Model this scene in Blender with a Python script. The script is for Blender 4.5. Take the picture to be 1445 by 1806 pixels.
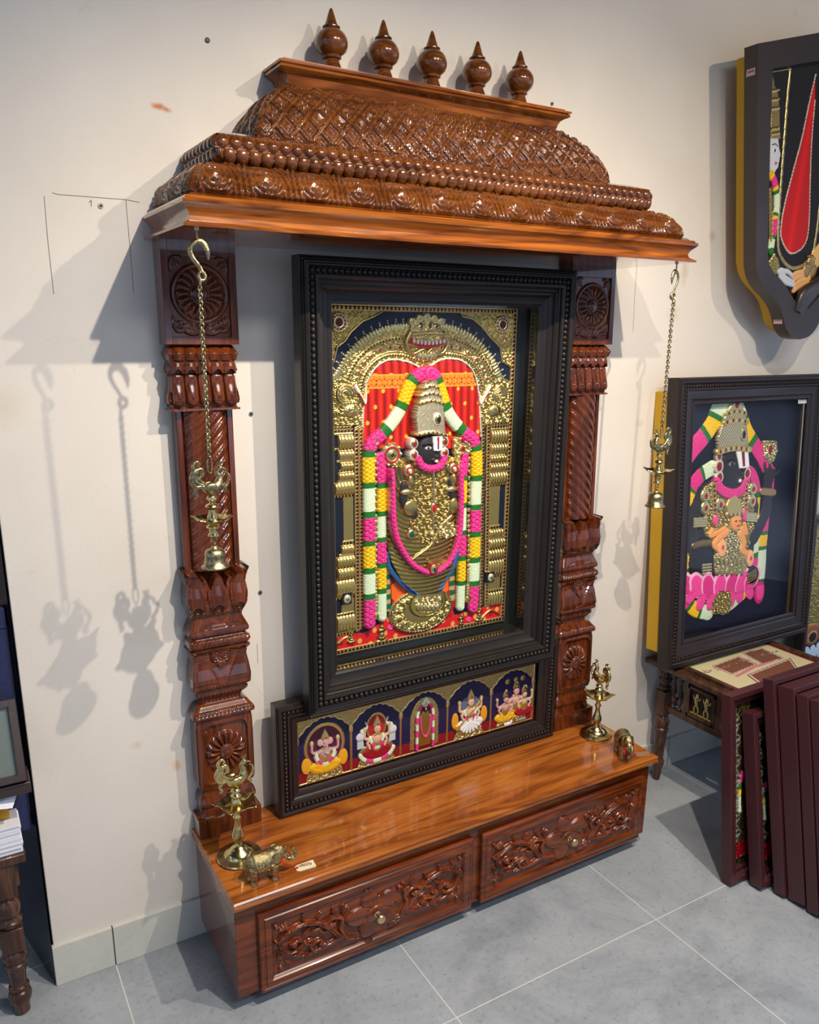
import bpy, math, random
import numpy as np
from mathutils import Vector, Matrix
random.seed(7); RNG = np.random.RandomState(5)
for o in list(bpy.data.objects): bpy.data.objects.remove(o)
SC = bpy.context.scene; COL = SC.collection
PI = math.pi
# ------------------------------------------------------------------ camera
CAM = np.array([-0.0891, -1.7122, 1.4477])
FW = np.array([0.49222, 0.83094, -0.26075])
YAW, PITCH, ROLL = -0.5348928, -0.2638191, 0.0104775
FPX, PPX, PPY = 1424.22, 3.195, 63.981
def _cam_axes():
    fw = np.array([-math.sin(YAW)*math.cos(PITCH), math.cos(YAW)*math.cos(PITCH), math.sin(PITCH)])
    r = np.cross(fw, [0, 0, 1]); r /= np.linalg.norm(r); u = np.cross(r, fw)
    return fw, r*math.cos(ROLL)+u*math.sin(ROLL), -r*math.sin(ROLL)+u*math.cos(ROLL)
AFW, AR, AU = _cam_axes()
cd = bpy.data.cameras.new('camera'); cam = bpy.data.objects.new('camera', cd); COL.objects.link(cam)
cam.matrix_world = Matrix(((AR[0], AU[0], -AFW[0], CAM[0]), (AR[1], AU[1], -AFW[1], CAM[1]), (AR[2], AU[2], -AFW[2], CAM[2]), (0, 0, 0, 1)))
cd.sensor_fit = 'VERTICAL'; cd.sensor_height = 24.0; cd.lens = FPX*24.0/1806.0
cd.shift_x = -PPX/1806.0; cd.shift_y = PPY/1806.0; cd.clip_start = 0.02; cd.clip_end = 60
SC.camera = cam
SC.view_settings.view_transform = 'Standard'; SC.view_settings.look = 'None'
SC.view_settings.exposure = 0.08; SC.view_settings.gamma = 1.0; SC.view_settings.use_curve_mapping = False
# measuring help: the point of a plane (axis ax = val) seen at a pixel of the photograph
def un(u, v, ax, val):
    d = AFW*FPX + AR*(u-722.5-PPX) + AU*(903+PPY-v)
    return CAM + d*(val-CAM[ax])/d[ax]
# ------------------------------------------------------------------ light
def lin(c):
    a = np.asarray(c, float)
    if a.max() > 1.0: a = a/255.0
    return np.where(a <= .04045, a/12.92, ((a+.055)/1.055)**2.4)
def new_world():
    w = bpy.data.worlds.new('shop_ambience'); SC.world = w; w.use_nodes = True
    nt = w.node_tree; bg = nt.nodes['Background']
    tc = nt.nodes.new('ShaderNodeTexCoord'); mp = nt.nodes.new('ShaderNodeMapping'); mp.inputs['Scale'].default_value = (2.2, 2.2, 3.0)
    nz = nt.nodes.new('ShaderNodeTexNoise'); nz.inputs['Scale'].default_value = 2.0; nz.inputs['Detail'].default_value = 3
    cr = nt.nodes.new('ShaderNodeValToRGB'); e = cr.color_ramp.elements
    e[0].position = .47; e[0].color = (.06, .075, .11, 1); e[1].position = .62; e[1].color = (1.5, 1.85, 2.6, 1)
    nt.links.new(tc.outputs['Generated'], mp.inputs[0]); nt.links.new(mp.outputs[0], nz.inputs['Vector'])
    nt.links.new(nz.outputs['Fac'], cr.inputs[0]); nt.links.new(cr.outputs[0], bg.inputs[0]); bg.inputs[1].default_value = WORLD
WORLD = 0.80
new_world()
def spot(name, loc, target, power, col, radius=.015, angle=110, blend=.6):
    l = bpy.data.lights.new(name, 'SPOT'); l.energy = power; l.color = col; l.shadow_soft_size = radius
    l.spot_size = math.radians(angle); l.spot_blend = blend
    o = bpy.data.objects.new(name, l); COL.objects.link(o); o.location = loc
    o.rotation_euler = (Vector(target)-Vector(loc)).to_track_quat('-Z', 'Y').to_euler(); return o
spot('track_spot', (.75, -1.345, 2.5), (.58, 0, .0), 124, (1.0, .89, .77), .013, 104, 1.0)
spot('track_spot', (1.33, -1.345, 2.5), (1.15, 0, .02), 114, (1.0, .86, .70), .013, 110, 1.0)
spot('track_spot', (2.25, -1.9, 2.6), (2.15, 0, 2.0), 44, (1.0, .80, .54), .03, 80, 1.0)
def area(name, loc, rot, sx, sy, power, col):
    l = bpy.data.lights.new(name, 'AREA'); l.shape = 'RECTANGLE'; l.size = sx; l.size_y = sy; l.energy = power; l.color = col
    o = bpy.data.objects.new(name, l); COL.objects.link(o); o.location = loc; o.rotation_euler = rot; return o
area('added_highlight_panel', (1.0, -2.7, 2.9), (0, 0, 0), 1.2, .6, 34, (.86, .93, 1.0))  # unseen panel, added to give the glossy wood highlights and some fill
# ------------------------------------------------------------------ objects and naming
ORG = {}
def thing(name, label, cat, loc=(0, 0, 0), rot=(0, 0, 0), group=None):
    o = bpy.data.objects.new(name, None); COL.objects.link(o); o.location = loc; o.rotation_euler = rot
    o.empty_display_size = .05
    o['label'] = label; o['category'] = cat
    if group: o['group'] = group
    ORG[o.name] = np.array(loc, float) if tuple(rot) == (0, 0, 0) else np.zeros(3)
    return o
def tag(o, label, cat, group=None):
    o['label'] = label; o['category'] = cat
    if group: o['group'] = group
    return o
def struct(o): o['kind'] = 'structure'; return o
class MB:
    """collects vertices and faces of one mesh"""
    def __init__(s): s.v = []; s.f = []; s.n = 0
    def add(s, V, F):
        V = np.asarray(V, float).reshape(-1, 3); s.v.append(V)
        s.f += [tuple(i+s.n for i in f) for f in F]; s.n += len(V); return s
    def box(s, x0, x1, y0, y1, z0, z1):
        V = [(x0, y0, z0), (x1, y0, z0), (x1, y1, z0), (x0, y1, z0), (x0, y0, z1), (x1, y0, z1), (x1, y1, z1), (x0, y1, z1)]
        return s.add(V, [(3, 2, 1, 0), (4, 5, 6, 7), (0, 1, 5, 4), (1, 2, 6, 5), (2, 3, 7, 6), (3, 0, 4, 7)])
    def lathe(s, prof, c=(0, 0, 0), seg=28, axis='z', sx=1, sy=1, cap=True):
        a = np.arange(seg)*2*PI/seg; V = []
        for r, z in prof:
            P = np.stack([r*np.cos(a)*sx, r*np.sin(a)*sy, np.full(seg, z)], 1)
            if axis == 'y': P = P[:, [0, 2, 1]]*[1, -1, 1]
            if axis == 'x': P = P[:, [2, 0, 1]]
            V.append(P+np.asarray(c))
        F = [(i*seg+j, i*seg+(j+1) % seg, (i+1)*seg+(j+1) % seg, (i+1)*seg+j) for i in range(len(prof)-1) for j in range(seg)]
        if cap:
            F.append(tuple(range(seg))[::-1]); F.append(tuple((len(prof)-1)*seg+j for j in range(seg)))
        return s.add(np.concatenate(V), F)
    def ell(s, c, r, seg=16, rings=9, rot=None):
        if not hasattr(r, '__len__'): r = (r, r, r)
        V = []
        for i in range(1, rings):
            t = PI*i/rings; a = np.arange(seg)*2*PI/seg
            V.append(np.stack([math.sin(t)*np.cos(a), math.sin(t)*np.sin(a), np.full(seg, math.cos(t))], 1))
        V = np.concatenate(V+[np.array([[0, 0, 1.], [0, 0, -1.]])])*np.asarray(r)
        if rot is not None: V = V @ np.array(Matrix(rot).to_3x3()).T if not hasattr(rot, 'to_3x3') else V @ np.array(rot.to_3x3()).T
        n = (rings-1)*seg
        F = [(i*seg+j, (i+1)*seg+j, (i+1)*seg+(j+1) % seg, i*seg+(j+1) % seg) for i in range(rings-2) for j in range(seg)]
        F += [(n, j, (j+1) % seg) for j in range(seg)] + [(n+1, n-seg+(j+1) % seg, n-seg+j) for j in range(seg)]
        return s.add(V+np.asarray(c), F)
    def tube(s, pts, r, seg=10, closed=False, cap=True, flat=None):
        P = np.asarray(pts, float); n = len(P)
        R = np.full(n, r) if not hasattr(r, '__len__') else np.interp(np.linspace(0, 1, n), np.linspace(0, 1, len(r)), r)
        T = np.gradient(P, axis=0) if not closed else np.roll(P, -1, 0)-np.roll(P, 1, 0)
        T /= np.linalg.norm(T, axis=1)[:, None]+1e-12
        u = np.cross(T[0], [0, 0, 1.]);
        if np.linalg.norm(u) < .1: u = np.cross(T[0], [0, 1., 0])
        u /= np.linalg.norm(u); V = []
        a = np.arange(seg)*2*PI/seg
        for i in range(n):
            u = u-T[i]*(u@T[i]); u /= np.linalg.norm(u); w = np.cross(T[i], u)
            ring = P[i]+R[i]*(np.cos(a)[:, None]*u+np.sin(a)[:, None]*w*(1 if flat is None else flat)); V.append(ring)
        m = n if closed else n-1
        F = [(i*seg+j, i*seg+(j+1) % seg, ((i+1) % n)*seg+(j+1) % seg, ((i+1) % n)*seg+j) for i in range(m) for j in range(seg)]
        if cap and not closed: F += [tuple(range(seg))[::-1], tuple((n-1)*seg+j for j in range(seg))]
        return s.add(np.concatenate(V), F)
    def prism(s, poly, y0, y1):
        """outline in x,z given thickness in y (y0 front)"""
        n = len(poly); V = [(p[0], y0, p[1]) for p in poly]+[(p[0], y1, p[1]) for p in poly]
        return s.add(V, [tuple(range(n)), tuple(range(2*n-1, n-1, -1))]+[(i, n+i, n+(i+1) % n, (i+1) % n) for i in range(n)])
    def obj(s, name, mat, parent=None, smooth=True, bevel=0, seg=2, angle=35):
        V = np.concatenate(s.v)
        if parent is not None:
            off = ORG[parent.name]; V = V-off; 
        me = bpy.data.meshes.new(name); me.from_pydata(V.tolist(), [], s.f); me.update()
        return finish(name, me, mat, parent, smooth, bevel, seg, angle)
def finish(name, me, mat, parent, smooth=True, bevel=0, seg=2, angle=35):
    o = bpy.data.objects.new(name, me); COL.objects.link(o)
    if mat is not None: me.materials.append(mat)
    if smooth:
        me.polygons.foreach_set('use_smooth', [True]*len(me.polygons))
        try: me.set_sharp_from_angle(angle=math.radians(angle))
        except Exception: pass
    if bevel:
        m = o.modifiers.new('bevel', 'BEVEL'); m.width = bevel; m.segments = seg; m.limit_method = 'ANGLE'; m.angle_limit = math.radians(40)
    if parent is not None: o.parent = parent; ORG[o.name] = ORG[parent.name]
    return o
def gridmesh(name, P, mat, parent=None, cols=None, met=None, keep=None, smooth=True, extra=None, angle=60):
    """P: (ny,nx,3) points, one mesh; keep: (ny-1,nx-1) faces kept"""
    ny, nx = P.shape[:2]; V = P.reshape(-1, 3)
    if parent is not None: V = V-ORG[parent.name]
    idx = np.arange(ny*nx).reshape(ny, nx)
    F = np.stack([idx[:-1, :-1], idx[:-1, 1:], idx[1:, 1:], idx[1:, :-1]], -1).reshape(-1, 4)
    if keep is not None:
        F = F[keep.reshape(-1)]; used = np.unique(F); rem = np.full(ny*nx, -1); rem[used] = np.arange(len(used)); F = rem[F]; V = V[used]
    else: used = slice(None)
    me = bpy.data.meshes.new(name); me.vertices.add(len(V)); me.vertices.foreach_set('co', V.astype(np.float32).ravel())
    me.loops.add(len(F)*4); me.loops.foreach_set('vertex_index', F.astype(np.int32).ravel())
    me.polygons.add(len(F)); me.polygons.foreach_set('loop_start', np.arange(0, len(F)*4, 4, dtype=np.int32))
    me.update(calc_edges=True)
    if cols is not None:
        at = me.color_attributes.new('Col', 'FLOAT_COLOR', 'POINT')
        c4 = np.concatenate([cols.reshape(-1, 3)[used], (met.reshape(-1, 1)[used] if met is not None else np.zeros((ny*nx, 1))[used])], 1)
        at.data.foreach_set('color', c4.astype(np.float32).ravel())
    return finish(name, me, mat, parent, smooth, angle=angle)
def dup(root, loc, label=None, rot=None):
    r = root.copy(); COL.objects.link(r); r.location = loc
    if rot: r.rotation_euler = rot
    if label: r['label'] = label
    def rec(a, b):
        for ch in list(a.children):
            c = ch.copy(); COL.objects.link(c); c.parent = b; rec(ch, c)
    rec(root, r); return r
def crs(pts, n=12, closed=False):
    """smooth curve through points"""
    P = np.asarray(pts, float)
    if closed: Q = np.concatenate([P[-1:], P, P[:2]])
    else: Q = np.concatenate([2*P[:1]-P[1:2], P, 2*P[-1:]-P[-2:-1]])
    out = []
    for i in range(len(Q)-3):
        p0, p1, p2, p3 = Q[i:i+4]; t = np.linspace(0, 1, n, endpoint=False)[:, None]
        out.append(.5*((2*p1)+(-p0+p2)*t+(2*p0-5*p1+4*p2-p3)*t*t+(-p0+3*p1-3*p2+p3)*t**3))
    if not closed: out.append(P[-1:])
    return np.concatenate(out)
# ------------------------------------------------------------------ materials
def mat_new(name):
    m = bpy.data.materials.new(name); m.use_nodes = True; nt = m.node_tree; return m, nt, nt.nodes['Principled BSDF']
def setp(b, **k):
    for a, v in k.items():
        n = a.replace('_', ' ')
        if n in b.inputs:
            b.inputs[n].default_value = (*v, 1) if (hasattr(v, '__len__') and len(v) == 3) else v
def ramp(nt, stops):
    cr = nt.nodes.new('ShaderNodeValToRGB'); r = cr.color_ramp
    while len(r.elements) < len(stops): r.elements.new(.5)
    for e, (p, c) in zip(r.elements, stops): e.position = p; e.color = (*lin(c), 1)
    return cr
def coord(nt, scale=(1, 1, 1), rot=(0, 0, 0), obj=True):
    tc = nt.nodes.new('ShaderNodeTexCoord'); mp = nt.nodes.new('ShaderNodeMapping')
    mp.inputs['Scale'].default_value = scale; mp.inputs['Rotation'].default_value = rot
    nt.links.new(tc.outputs['Object' if obj else 'Generated'], mp.inputs[0]); return mp
def noise(nt, vec, scale, detail=4, rough=.6, dist=0):
    n = nt.nodes.new('ShaderNodeTexNoise'); n.inputs['Scale'].default_value = scale; n.inputs['Detail'].default_value = detail
    n.inputs['Roughness'].default_value = rough; n.inputs['Distortion'].default_value = dist
    if vec: nt.links.new(vec.outputs[0], n.inputs['Vector'])
    return n
def bump(nt, b, src, strength=.2, dist=.01):
    bp = nt.nodes.new('ShaderNodeBump'); bp.inputs['Strength'].default_value = strength; bp.inputs['Distance'].default_value = dist
    nt.links.new(src, bp.inputs['Height']); nt.links.new(bp.outputs[0], b.inputs['Normal']); return bp
def mixc(nt, a, b, fac, mode='MULTIPLY'):
    m = nt.nodes.new('ShaderNodeMix'); m.data_type = 'RGBA'; m.blend_type = mode
    if hasattr(fac, 'is_output'): nt.links.new(fac, m.inputs[0])
    else: m.inputs[0].default_value = fac
    for s, x in ((6, a), (7, b)):
        if hasattr(x, 'is_output'): nt.links.new(x, m.inputs[s])
        else: m.inputs[s].default_value = (*x, 1)
    return m.outputs[2]
def wood(name, stops, axis='x', rough=.16, coat=.8, figure=1.0):
    m, nt, b = mat_new(name)
    sc = {'x': (1.2, 9, 9), 'z': (9, 9, 1.2), 'y': (9, 1.2, 9)}[axis]
    mp = coord(nt, sc); n1 = noise(nt, mp, 1.6*figure, 3, .5, 1.2)
    ma = nt.nodes.new('ShaderNodeMath'); ma.operation = 'MULTIPLY'; ma.inputs[1].default_value = 9
    fr = nt.nodes.new('ShaderNodeMath'); fr.operation = 'PINGPONG'; fr.inputs[1].default_value = 1
    nt.links.new(n1.outputs['Fac'], ma.inputs[0]); nt.links.new(ma.outputs[0], fr.inputs[0])
    mp2 = coord(nt, tuple(x*(1 if x < 2 else 6) for x in sc)); n2 = noise(nt, mp2, 4, 5, .7)
    ad = nt.nodes.new('ShaderNodeMath'); ad.operation = 'MULTIPLY_ADD'; ad.inputs[1].default_value = .42
    nt.links.new(fr.outputs[0], ad.inputs[0])
    m3 = nt.nodes.new('ShaderNodeMath'); m3.operation = 'MULTIPLY'; m3.inputs[1].default_value = .6
    nt.links.new(n2.outputs['Fac'], m3.inputs[0]); nt.links.new(m3.outputs[0], ad.inputs[2])
    cr = ramp(nt, stops); nt.links.new(ad.outputs[0], cr.inputs[0]); nt.links.new(cr.outputs[0], b.inputs['Base Color'])
    setp(b, Roughness=rough, Coat_Weight=coat, Coat_Roughness=.05, Coat_IOR=1.42, Specular_IOR_Level=.3)
    return m
TK = wood('teak_top', [(.12, (84, 40, 14)), (.38, (134, 70, 24)), (.62, (166, 94, 34)), (.9, (188, 116, 50))], 'x', .2, .9, .8)
TKC = wood('teak_cornice', [(.15, (50, 22, 8)), (.36, (112, 58, 18)), (.62, (150, 84, 28)), (.9, (178, 108, 42))], 'x', .18, .9)
TKR = wood('teak_carved', [(.1, (52, 26, 9)), (.5, (94, 50, 18)), (.9, (126, 74, 30))], 'x', .2, .9, 1.4)
TKD = wood('teak_dark', [(.1, (44, 18, 7)), (.5, (90, 40, 15)), (.9, (122, 58, 24))], 'z', .2, .9, 1.2)
TKB = wood('teak_body', [(.1, (52, 20, 6)), (.5, (104, 44, 13)), (.9, (140, 66, 22))], 'x', .22, .7, 1.1)
ROSE = wood('old_rosewood', [(.1, (38, 24, 18)), (.5, (72, 46, 34)), (.9, (104, 70, 52))], 'z', .3, .4, 1.3)
def plain(name, c, rough=.5, metal=0, coat=0, nb=0, ns=60, var=0, spec=.5):
    m, nt, b = mat_new(name); setp(b, Base_Color=lin(c), Roughness=rough, Metallic=metal, Coat_Weight=coat, Coat_Roughness=.1, Specular_IOR_Level=spec)
    if nb or var:
        mp = coord(nt); n = noise(nt, mp, ns, 5)
        if nb: bump(nt, b, n.outputs['Fac'], nb, .004)
        if var:
            n2 = noise(nt, mp, ns*.12, 5)
            cr = nt.nodes.new('ShaderNodeValToRGB'); cr.color_ramp.elements[0].position = .3; cr.color_ramp.elements[1].position = .7
            cr.color_ramp.elements[0].color = (1-var, 1-var, 1-var, 1); cr.color_ramp.elements[1].color = (1, 1, 1, 1)
            nt.links.new(n2.outputs['Fac'], cr.inputs[0]); nt.links.new(mixc(nt, tuple(lin(c)), cr.outputs[0], 1.0), b.inputs['Base Color'])
    return m
EBONY = plain('ebonised_wood', (38, 33, 29), .38, 0, .12, .08, 90, .25, .35)
EBROWN = plain('dark_brown_frame_wood', (42, 30, 26), .36, 0, .15, .06, 90, .25, .35)
MAROON = plain('maroon_lacquered_wood', (70, 30, 34), .45, 0, .1, .06, 80, .2)
YELLOW = plain('yellow_painted_backing', (206, 158, 18), .55, 0, 0, .1, 50, .12)
BLACKIN = plain('black_inner_lining', (22, 20, 20), .12, 0, .6)
def brass(name, c, rough, dirt=.5, sc=55, bs=.25):
    m, nt, b = mat_new(name); setp(b, Metallic=1.0, Roughness=rough)
    mp = coord(nt); n = noise(nt, mp, sc, 6, .65)
    cr = ramp(nt, [(.3, tuple(np.array(c)*(1-dirt))), (.62, c)]); nt.links.new(n.outputs['Fac'], cr.inputs[0]); nt.links.new(cr.outputs[0], b.inputs['Base Color'])
    if bs: bump(nt, b, n.outputs['Fac'], bs, .002)
    return m
BRASS = brass('polished_brass', (232, 210, 144), .2, .25, 30, .05)
ABRASS = brass('antique_cast_brass', (206, 188, 138), .27, .6, 160, .6)
CAST = brass('chased_brass', (216, 196, 140), .26, .7, 240, 1.0)
KNOB = plain('satin_brass_knob', (214, 190, 140), .28, 1)
RED = plain('red_thread', (190, 24, 30), .7); WHITE = plain('white_plastic', (225, 225, 222), .5)
CARD = plain('cream_card', (232, 222, 186), .6); GREY = plain('grey_wall_plug', (96, 98, 100), .5); BLACK = plain('black_ink', (16, 15, 15), .6)
def relief_mat(name, gold_rough=.24, bumps=.35, sc=420):
    m, nt, b = mat_new(name); setp(b, Specular_IOR_Level=.22)
    at = nt.nodes.new('ShaderNodeVertexColor'); at.layer_name = 'Col'
    mp = coord(nt); n = noise(nt, mp, sc, 4, .6)
    nt.links.new(at.outputs['Color'], b.inputs['Base Color']); nt.links.new(at.outputs['Alpha'], b.inputs['Metallic'])
    mr = nt.nodes.new('ShaderNodeMapRange'); mr.inputs[3].default_value = .5; mr.inputs[4].default_value = gold_rough
    nt.links.new(at.outputs['Alpha'], mr.inputs[0]); nt.links.new(mr.outputs[0], b.inputs['Roughness'])
    bump(nt, b, n.outputs['Fac'], bumps, .0012); return m
PAINT = relief_mat('gold_foil_relief')
def glass(name, tint=(1, 1, 1), rough=.0):
    m = bpy.data.materials.new(name); m.use_nodes = True; nt = m.node_tree; nt.nodes.remove(nt.nodes['Principled BSDF'])
    t = nt.nodes.new('ShaderNodeBsdfTransparent'); t.inputs[0].default_value = (*tint, 1)
    g = nt.nodes.new('ShaderNodeBsdfGlossy'); g.inputs['Roughness'].default_value = rough
    f = nt.nodes.new('ShaderNodeFresnel'); f.inputs[0].default_value = 1.24
    x = nt.nodes.new('ShaderNodeMixShader'); ge = nt.nodes.new('ShaderNodeNewGeometry'); sb = nt.nodes.new('ShaderNodeMath'); sb.operation = 'SUBTRACT'; sb.inputs[0].default_value = 1; nt.links.new(ge.outputs['Backfacing'], sb.inputs[1])
    mu = nt.nodes.new('ShaderNodeMath'); mu.operation = 'MULTIPLY'; nt.links.new(f.outputs[0], mu.inputs[0]); nt.links.new(sb.outputs[0], mu.inputs[1]); nt.links.new(mu.outputs[0], x.inputs[0]); nt.links.new(t.outputs[0], x.inputs[1]); nt.links.new(g.outputs[0], x.inputs[2])
    nt.links.new(x.outputs[0], nt.nodes['Material Output'].inputs[0]); return m
GLASS = glass('picture_glass')
# ------------------------------------------------------------------ carving and relief painting on a raster of heights
class Relief:
    def __init__(s, X, Y, base=(0, 0, 0), met=0):
        s.X, s.Y = X, Y; s.h = np.zeros(X.shape); s.c = np.zeros(X.shape+(3,)); s.c[:] = lin(base); s.m = np.full(X.shape, float(met)); s.id = np.zeros(X.shape, int); s.cur = 0
        s.flip = False; s.sy = 1
    @classmethod
    def make(cls, x0, x1, y0, y1, res, **k):
        X, Y = np.meshgrid(np.linspace(x0, x1, int((x1-x0)/res)+2), np.linspace(y0, y1, int((y1-y0)/res)+2)); return cls(X, Y, **k)
    def win(s, xa, xb, ya, yb):
        w = (s.X >= xa) & (s.X <= xb) & (s.Y >= ya) & (s.Y <= yb)
        r = np.where(w.any(1))[0]; c = np.where(w.any(0))[0]
        if len(r) == 0 or len(c) == 0: return None
        return (slice(r[0], r[-1]+1), slice(c[0], c[-1]+1))
    def put(s, w, mask, h=None, col=None, met=None, mode='set'):
        if h is not None:
            H = s.h[w]; hv = h if np.ndim(h) else np.full(mask.shape, h)
            if mode == 'max': H[mask] = np.maximum(H[mask], hv[mask])
            elif mode == 'add': H[mask] += hv[mask]
            else: H[mask] = hv[mask]
        if col is not None:
            C = s.c[w]; cv = np.asarray(col, float)
            if cv.ndim == 1: C[mask] = lin(cv)
            else: C[mask] = cv[mask]
        if met is not None: s.m[w][mask] = met
        if s.cur: s.id[w][mask] = s.cur
    def ellipse(s, cx, cy, rx, ry, h=0, dome=0, col=None, met=None, rot=0, mode='set', power=2, ring=None):
        R = max(rx, ry)*1.05; w = s.win(cx-R, cx+R, cy-R, cy+R)
        if w is None: return
        dx, dy = s.X[w]-cx, s.Y[w]-cy; c, q = math.cos(rot), math.sin(rot)
        d = ((np.abs((dx*c+dy*q)/rx))**power+(np.abs((-dx*q+dy*c)/ry))**power)**(1/power)
        mk = d <= 1
        if ring is not None: mk &= d >= ring; pr = np.sqrt(np.clip(1-((d-(1+ring)/2)/((1-ring)/2))**2, 0, 1))
        else: pr = np.sqrt(np.clip(1-d*d, 0, 1))
        s.put(w, mk, h+dome*pr if (h or dome) else None, col, met, mode)
    def poly(s, pts, h=None, col=None, met=None, mode='set', fn=None):
        P = np.asarray(pts, float); w = s.win(P[:, 0].min(), P[:, 0].max(), P[:, 1].min(), P[:, 1].max())
        if w is None: return
        x, y = s.X[w], s.Y[w]; ins = np.zeros(x.shape, bool)
        for i in range(len(P)):
            (x1, y1), (x2, y2) = P[i], P[(i+1) % len(P)]
            if y1 == y2: continue
            c = ((y1 > y) != (y2 > y)) & (x < (x2-x1)*(y-y1)/(y2-y1)+x1); ins ^= c
        if fn: h, col2 = fn(x, y); col = col2 if col2 is not None else col
        s.put(w, ins, h, col, met, mode)
    def stroke(s, pts, w0, w1=None, h=0, dome=.004, col=None, met=None, mode='max', fn=None, prof='dome', taper=None):
        """a band along a polyline: width w0 to w1 (half widths); fn(l, t, L) may return height and colour"""
        P = np.asarray(pts, float); w1 = w0 if w1 is None else w1; W = max(w0, w1)
        sl = s.win(P[:, 0].min()-W, P[:, 0].max()+W, P[:, 1].min()-W, P[:, 1].max()+W)
        if sl is None: return
        x, y = s.X[sl], s.Y[sl]; best = np.full(x.shape, 9.); L = np.zeros(x.shape); T = np.zeros(x.shape)
        seg = np.linalg.norm(np.diff(P, axis=0), axis=1); cum = np.concatenate([[0], np.cumsum(seg)]); tot = cum[-1]+1e-9
        for i in range(len(P)-1):
            a, b = P[i], P[i+1]; d = b-a; l2 = d@d
            if l2 < 1e-14: continue
            t = np.clip(((x-a[0])*d[0]+(y-a[1])*d[1])/l2, 0, 1)
            ex, ey = x-(a[0]+t*d[0]), y-(a[1]+t*d[1]); dist = np.hypot(ex, ey); l = cum[i]+t*seg[i]
            ww = w0+(w1-w0)*l/tot if taper is None else np.interp(l/tot, np.linspace(0, 1, len(taper)), taper)*W
            q = dist/np.maximum(ww, 1e-6); better = q < best
            best = np.where(better, q, best); L = np.where(better, l, L)
            T = np.where(better, q*np.sign(d[0]*ey-d[1]*ex), T)
        mk = best <= 1
        hv = h+dome*np.sqrt(np.clip(1-best**2, 0, 1)) if prof == 'dome' else h+dome*(1-best)
        if fn:
            hf, cf = fn(L, T, tot); hv = hv+hf if hf is not None else hv; col = cf if cf is not None else col
        s.put(sl, mk, hv, col, met, mode)
    def spiral(s, cx, cy, r0, r1, a0, turns, w0, w1, h, dome, **k):
        n = int(22*abs(turns))+8; t = np.linspace(0, 1, n); a = a0+turns*2*PI*t; r = r0+(r1-r0)*t**.9
        s.stroke(np.stack([cx+r*np.cos(a), cy+r*np.sin(a)], 1), w0, w1, h, dome, **k)
    def leaf(s, x, y, ang, ln, wd, h=.003, dome=.004, curl=.4, vein=True, **k):
        t = np.linspace(0, 1, 9); a = ang+curl*t*t; P = np.stack([x+np.cumsum(np.cos(a))*ln/9, y+np.cumsum(np.sin(a))*ln/9], 1)
        s.stroke(P, wd, wd, h, dome, taper=[.35, .9, 1, .8, .15], **k)
        if vein:
            k2 = {kk: v for kk, v in k.items() if kk != 'mode'}
            s.stroke(P, wd*.12, wd*.1, -dome*.35, 0, mode='add', **k2)
def hexdots(x, y, p):
    """height of close-packed round dots of pitch p, 0..1"""
    q = p*.866; r = np.floor(y/q+.5); xo = x-np.mod(r, 2)*p/2; dx = (xo/p-np.floor(xo/p+.5))*p; dy = y-r*q
    return np.sqrt(np.clip(1-(dx*dx+dy*dy)/(p*.5)**2, 0, 1))
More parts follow.
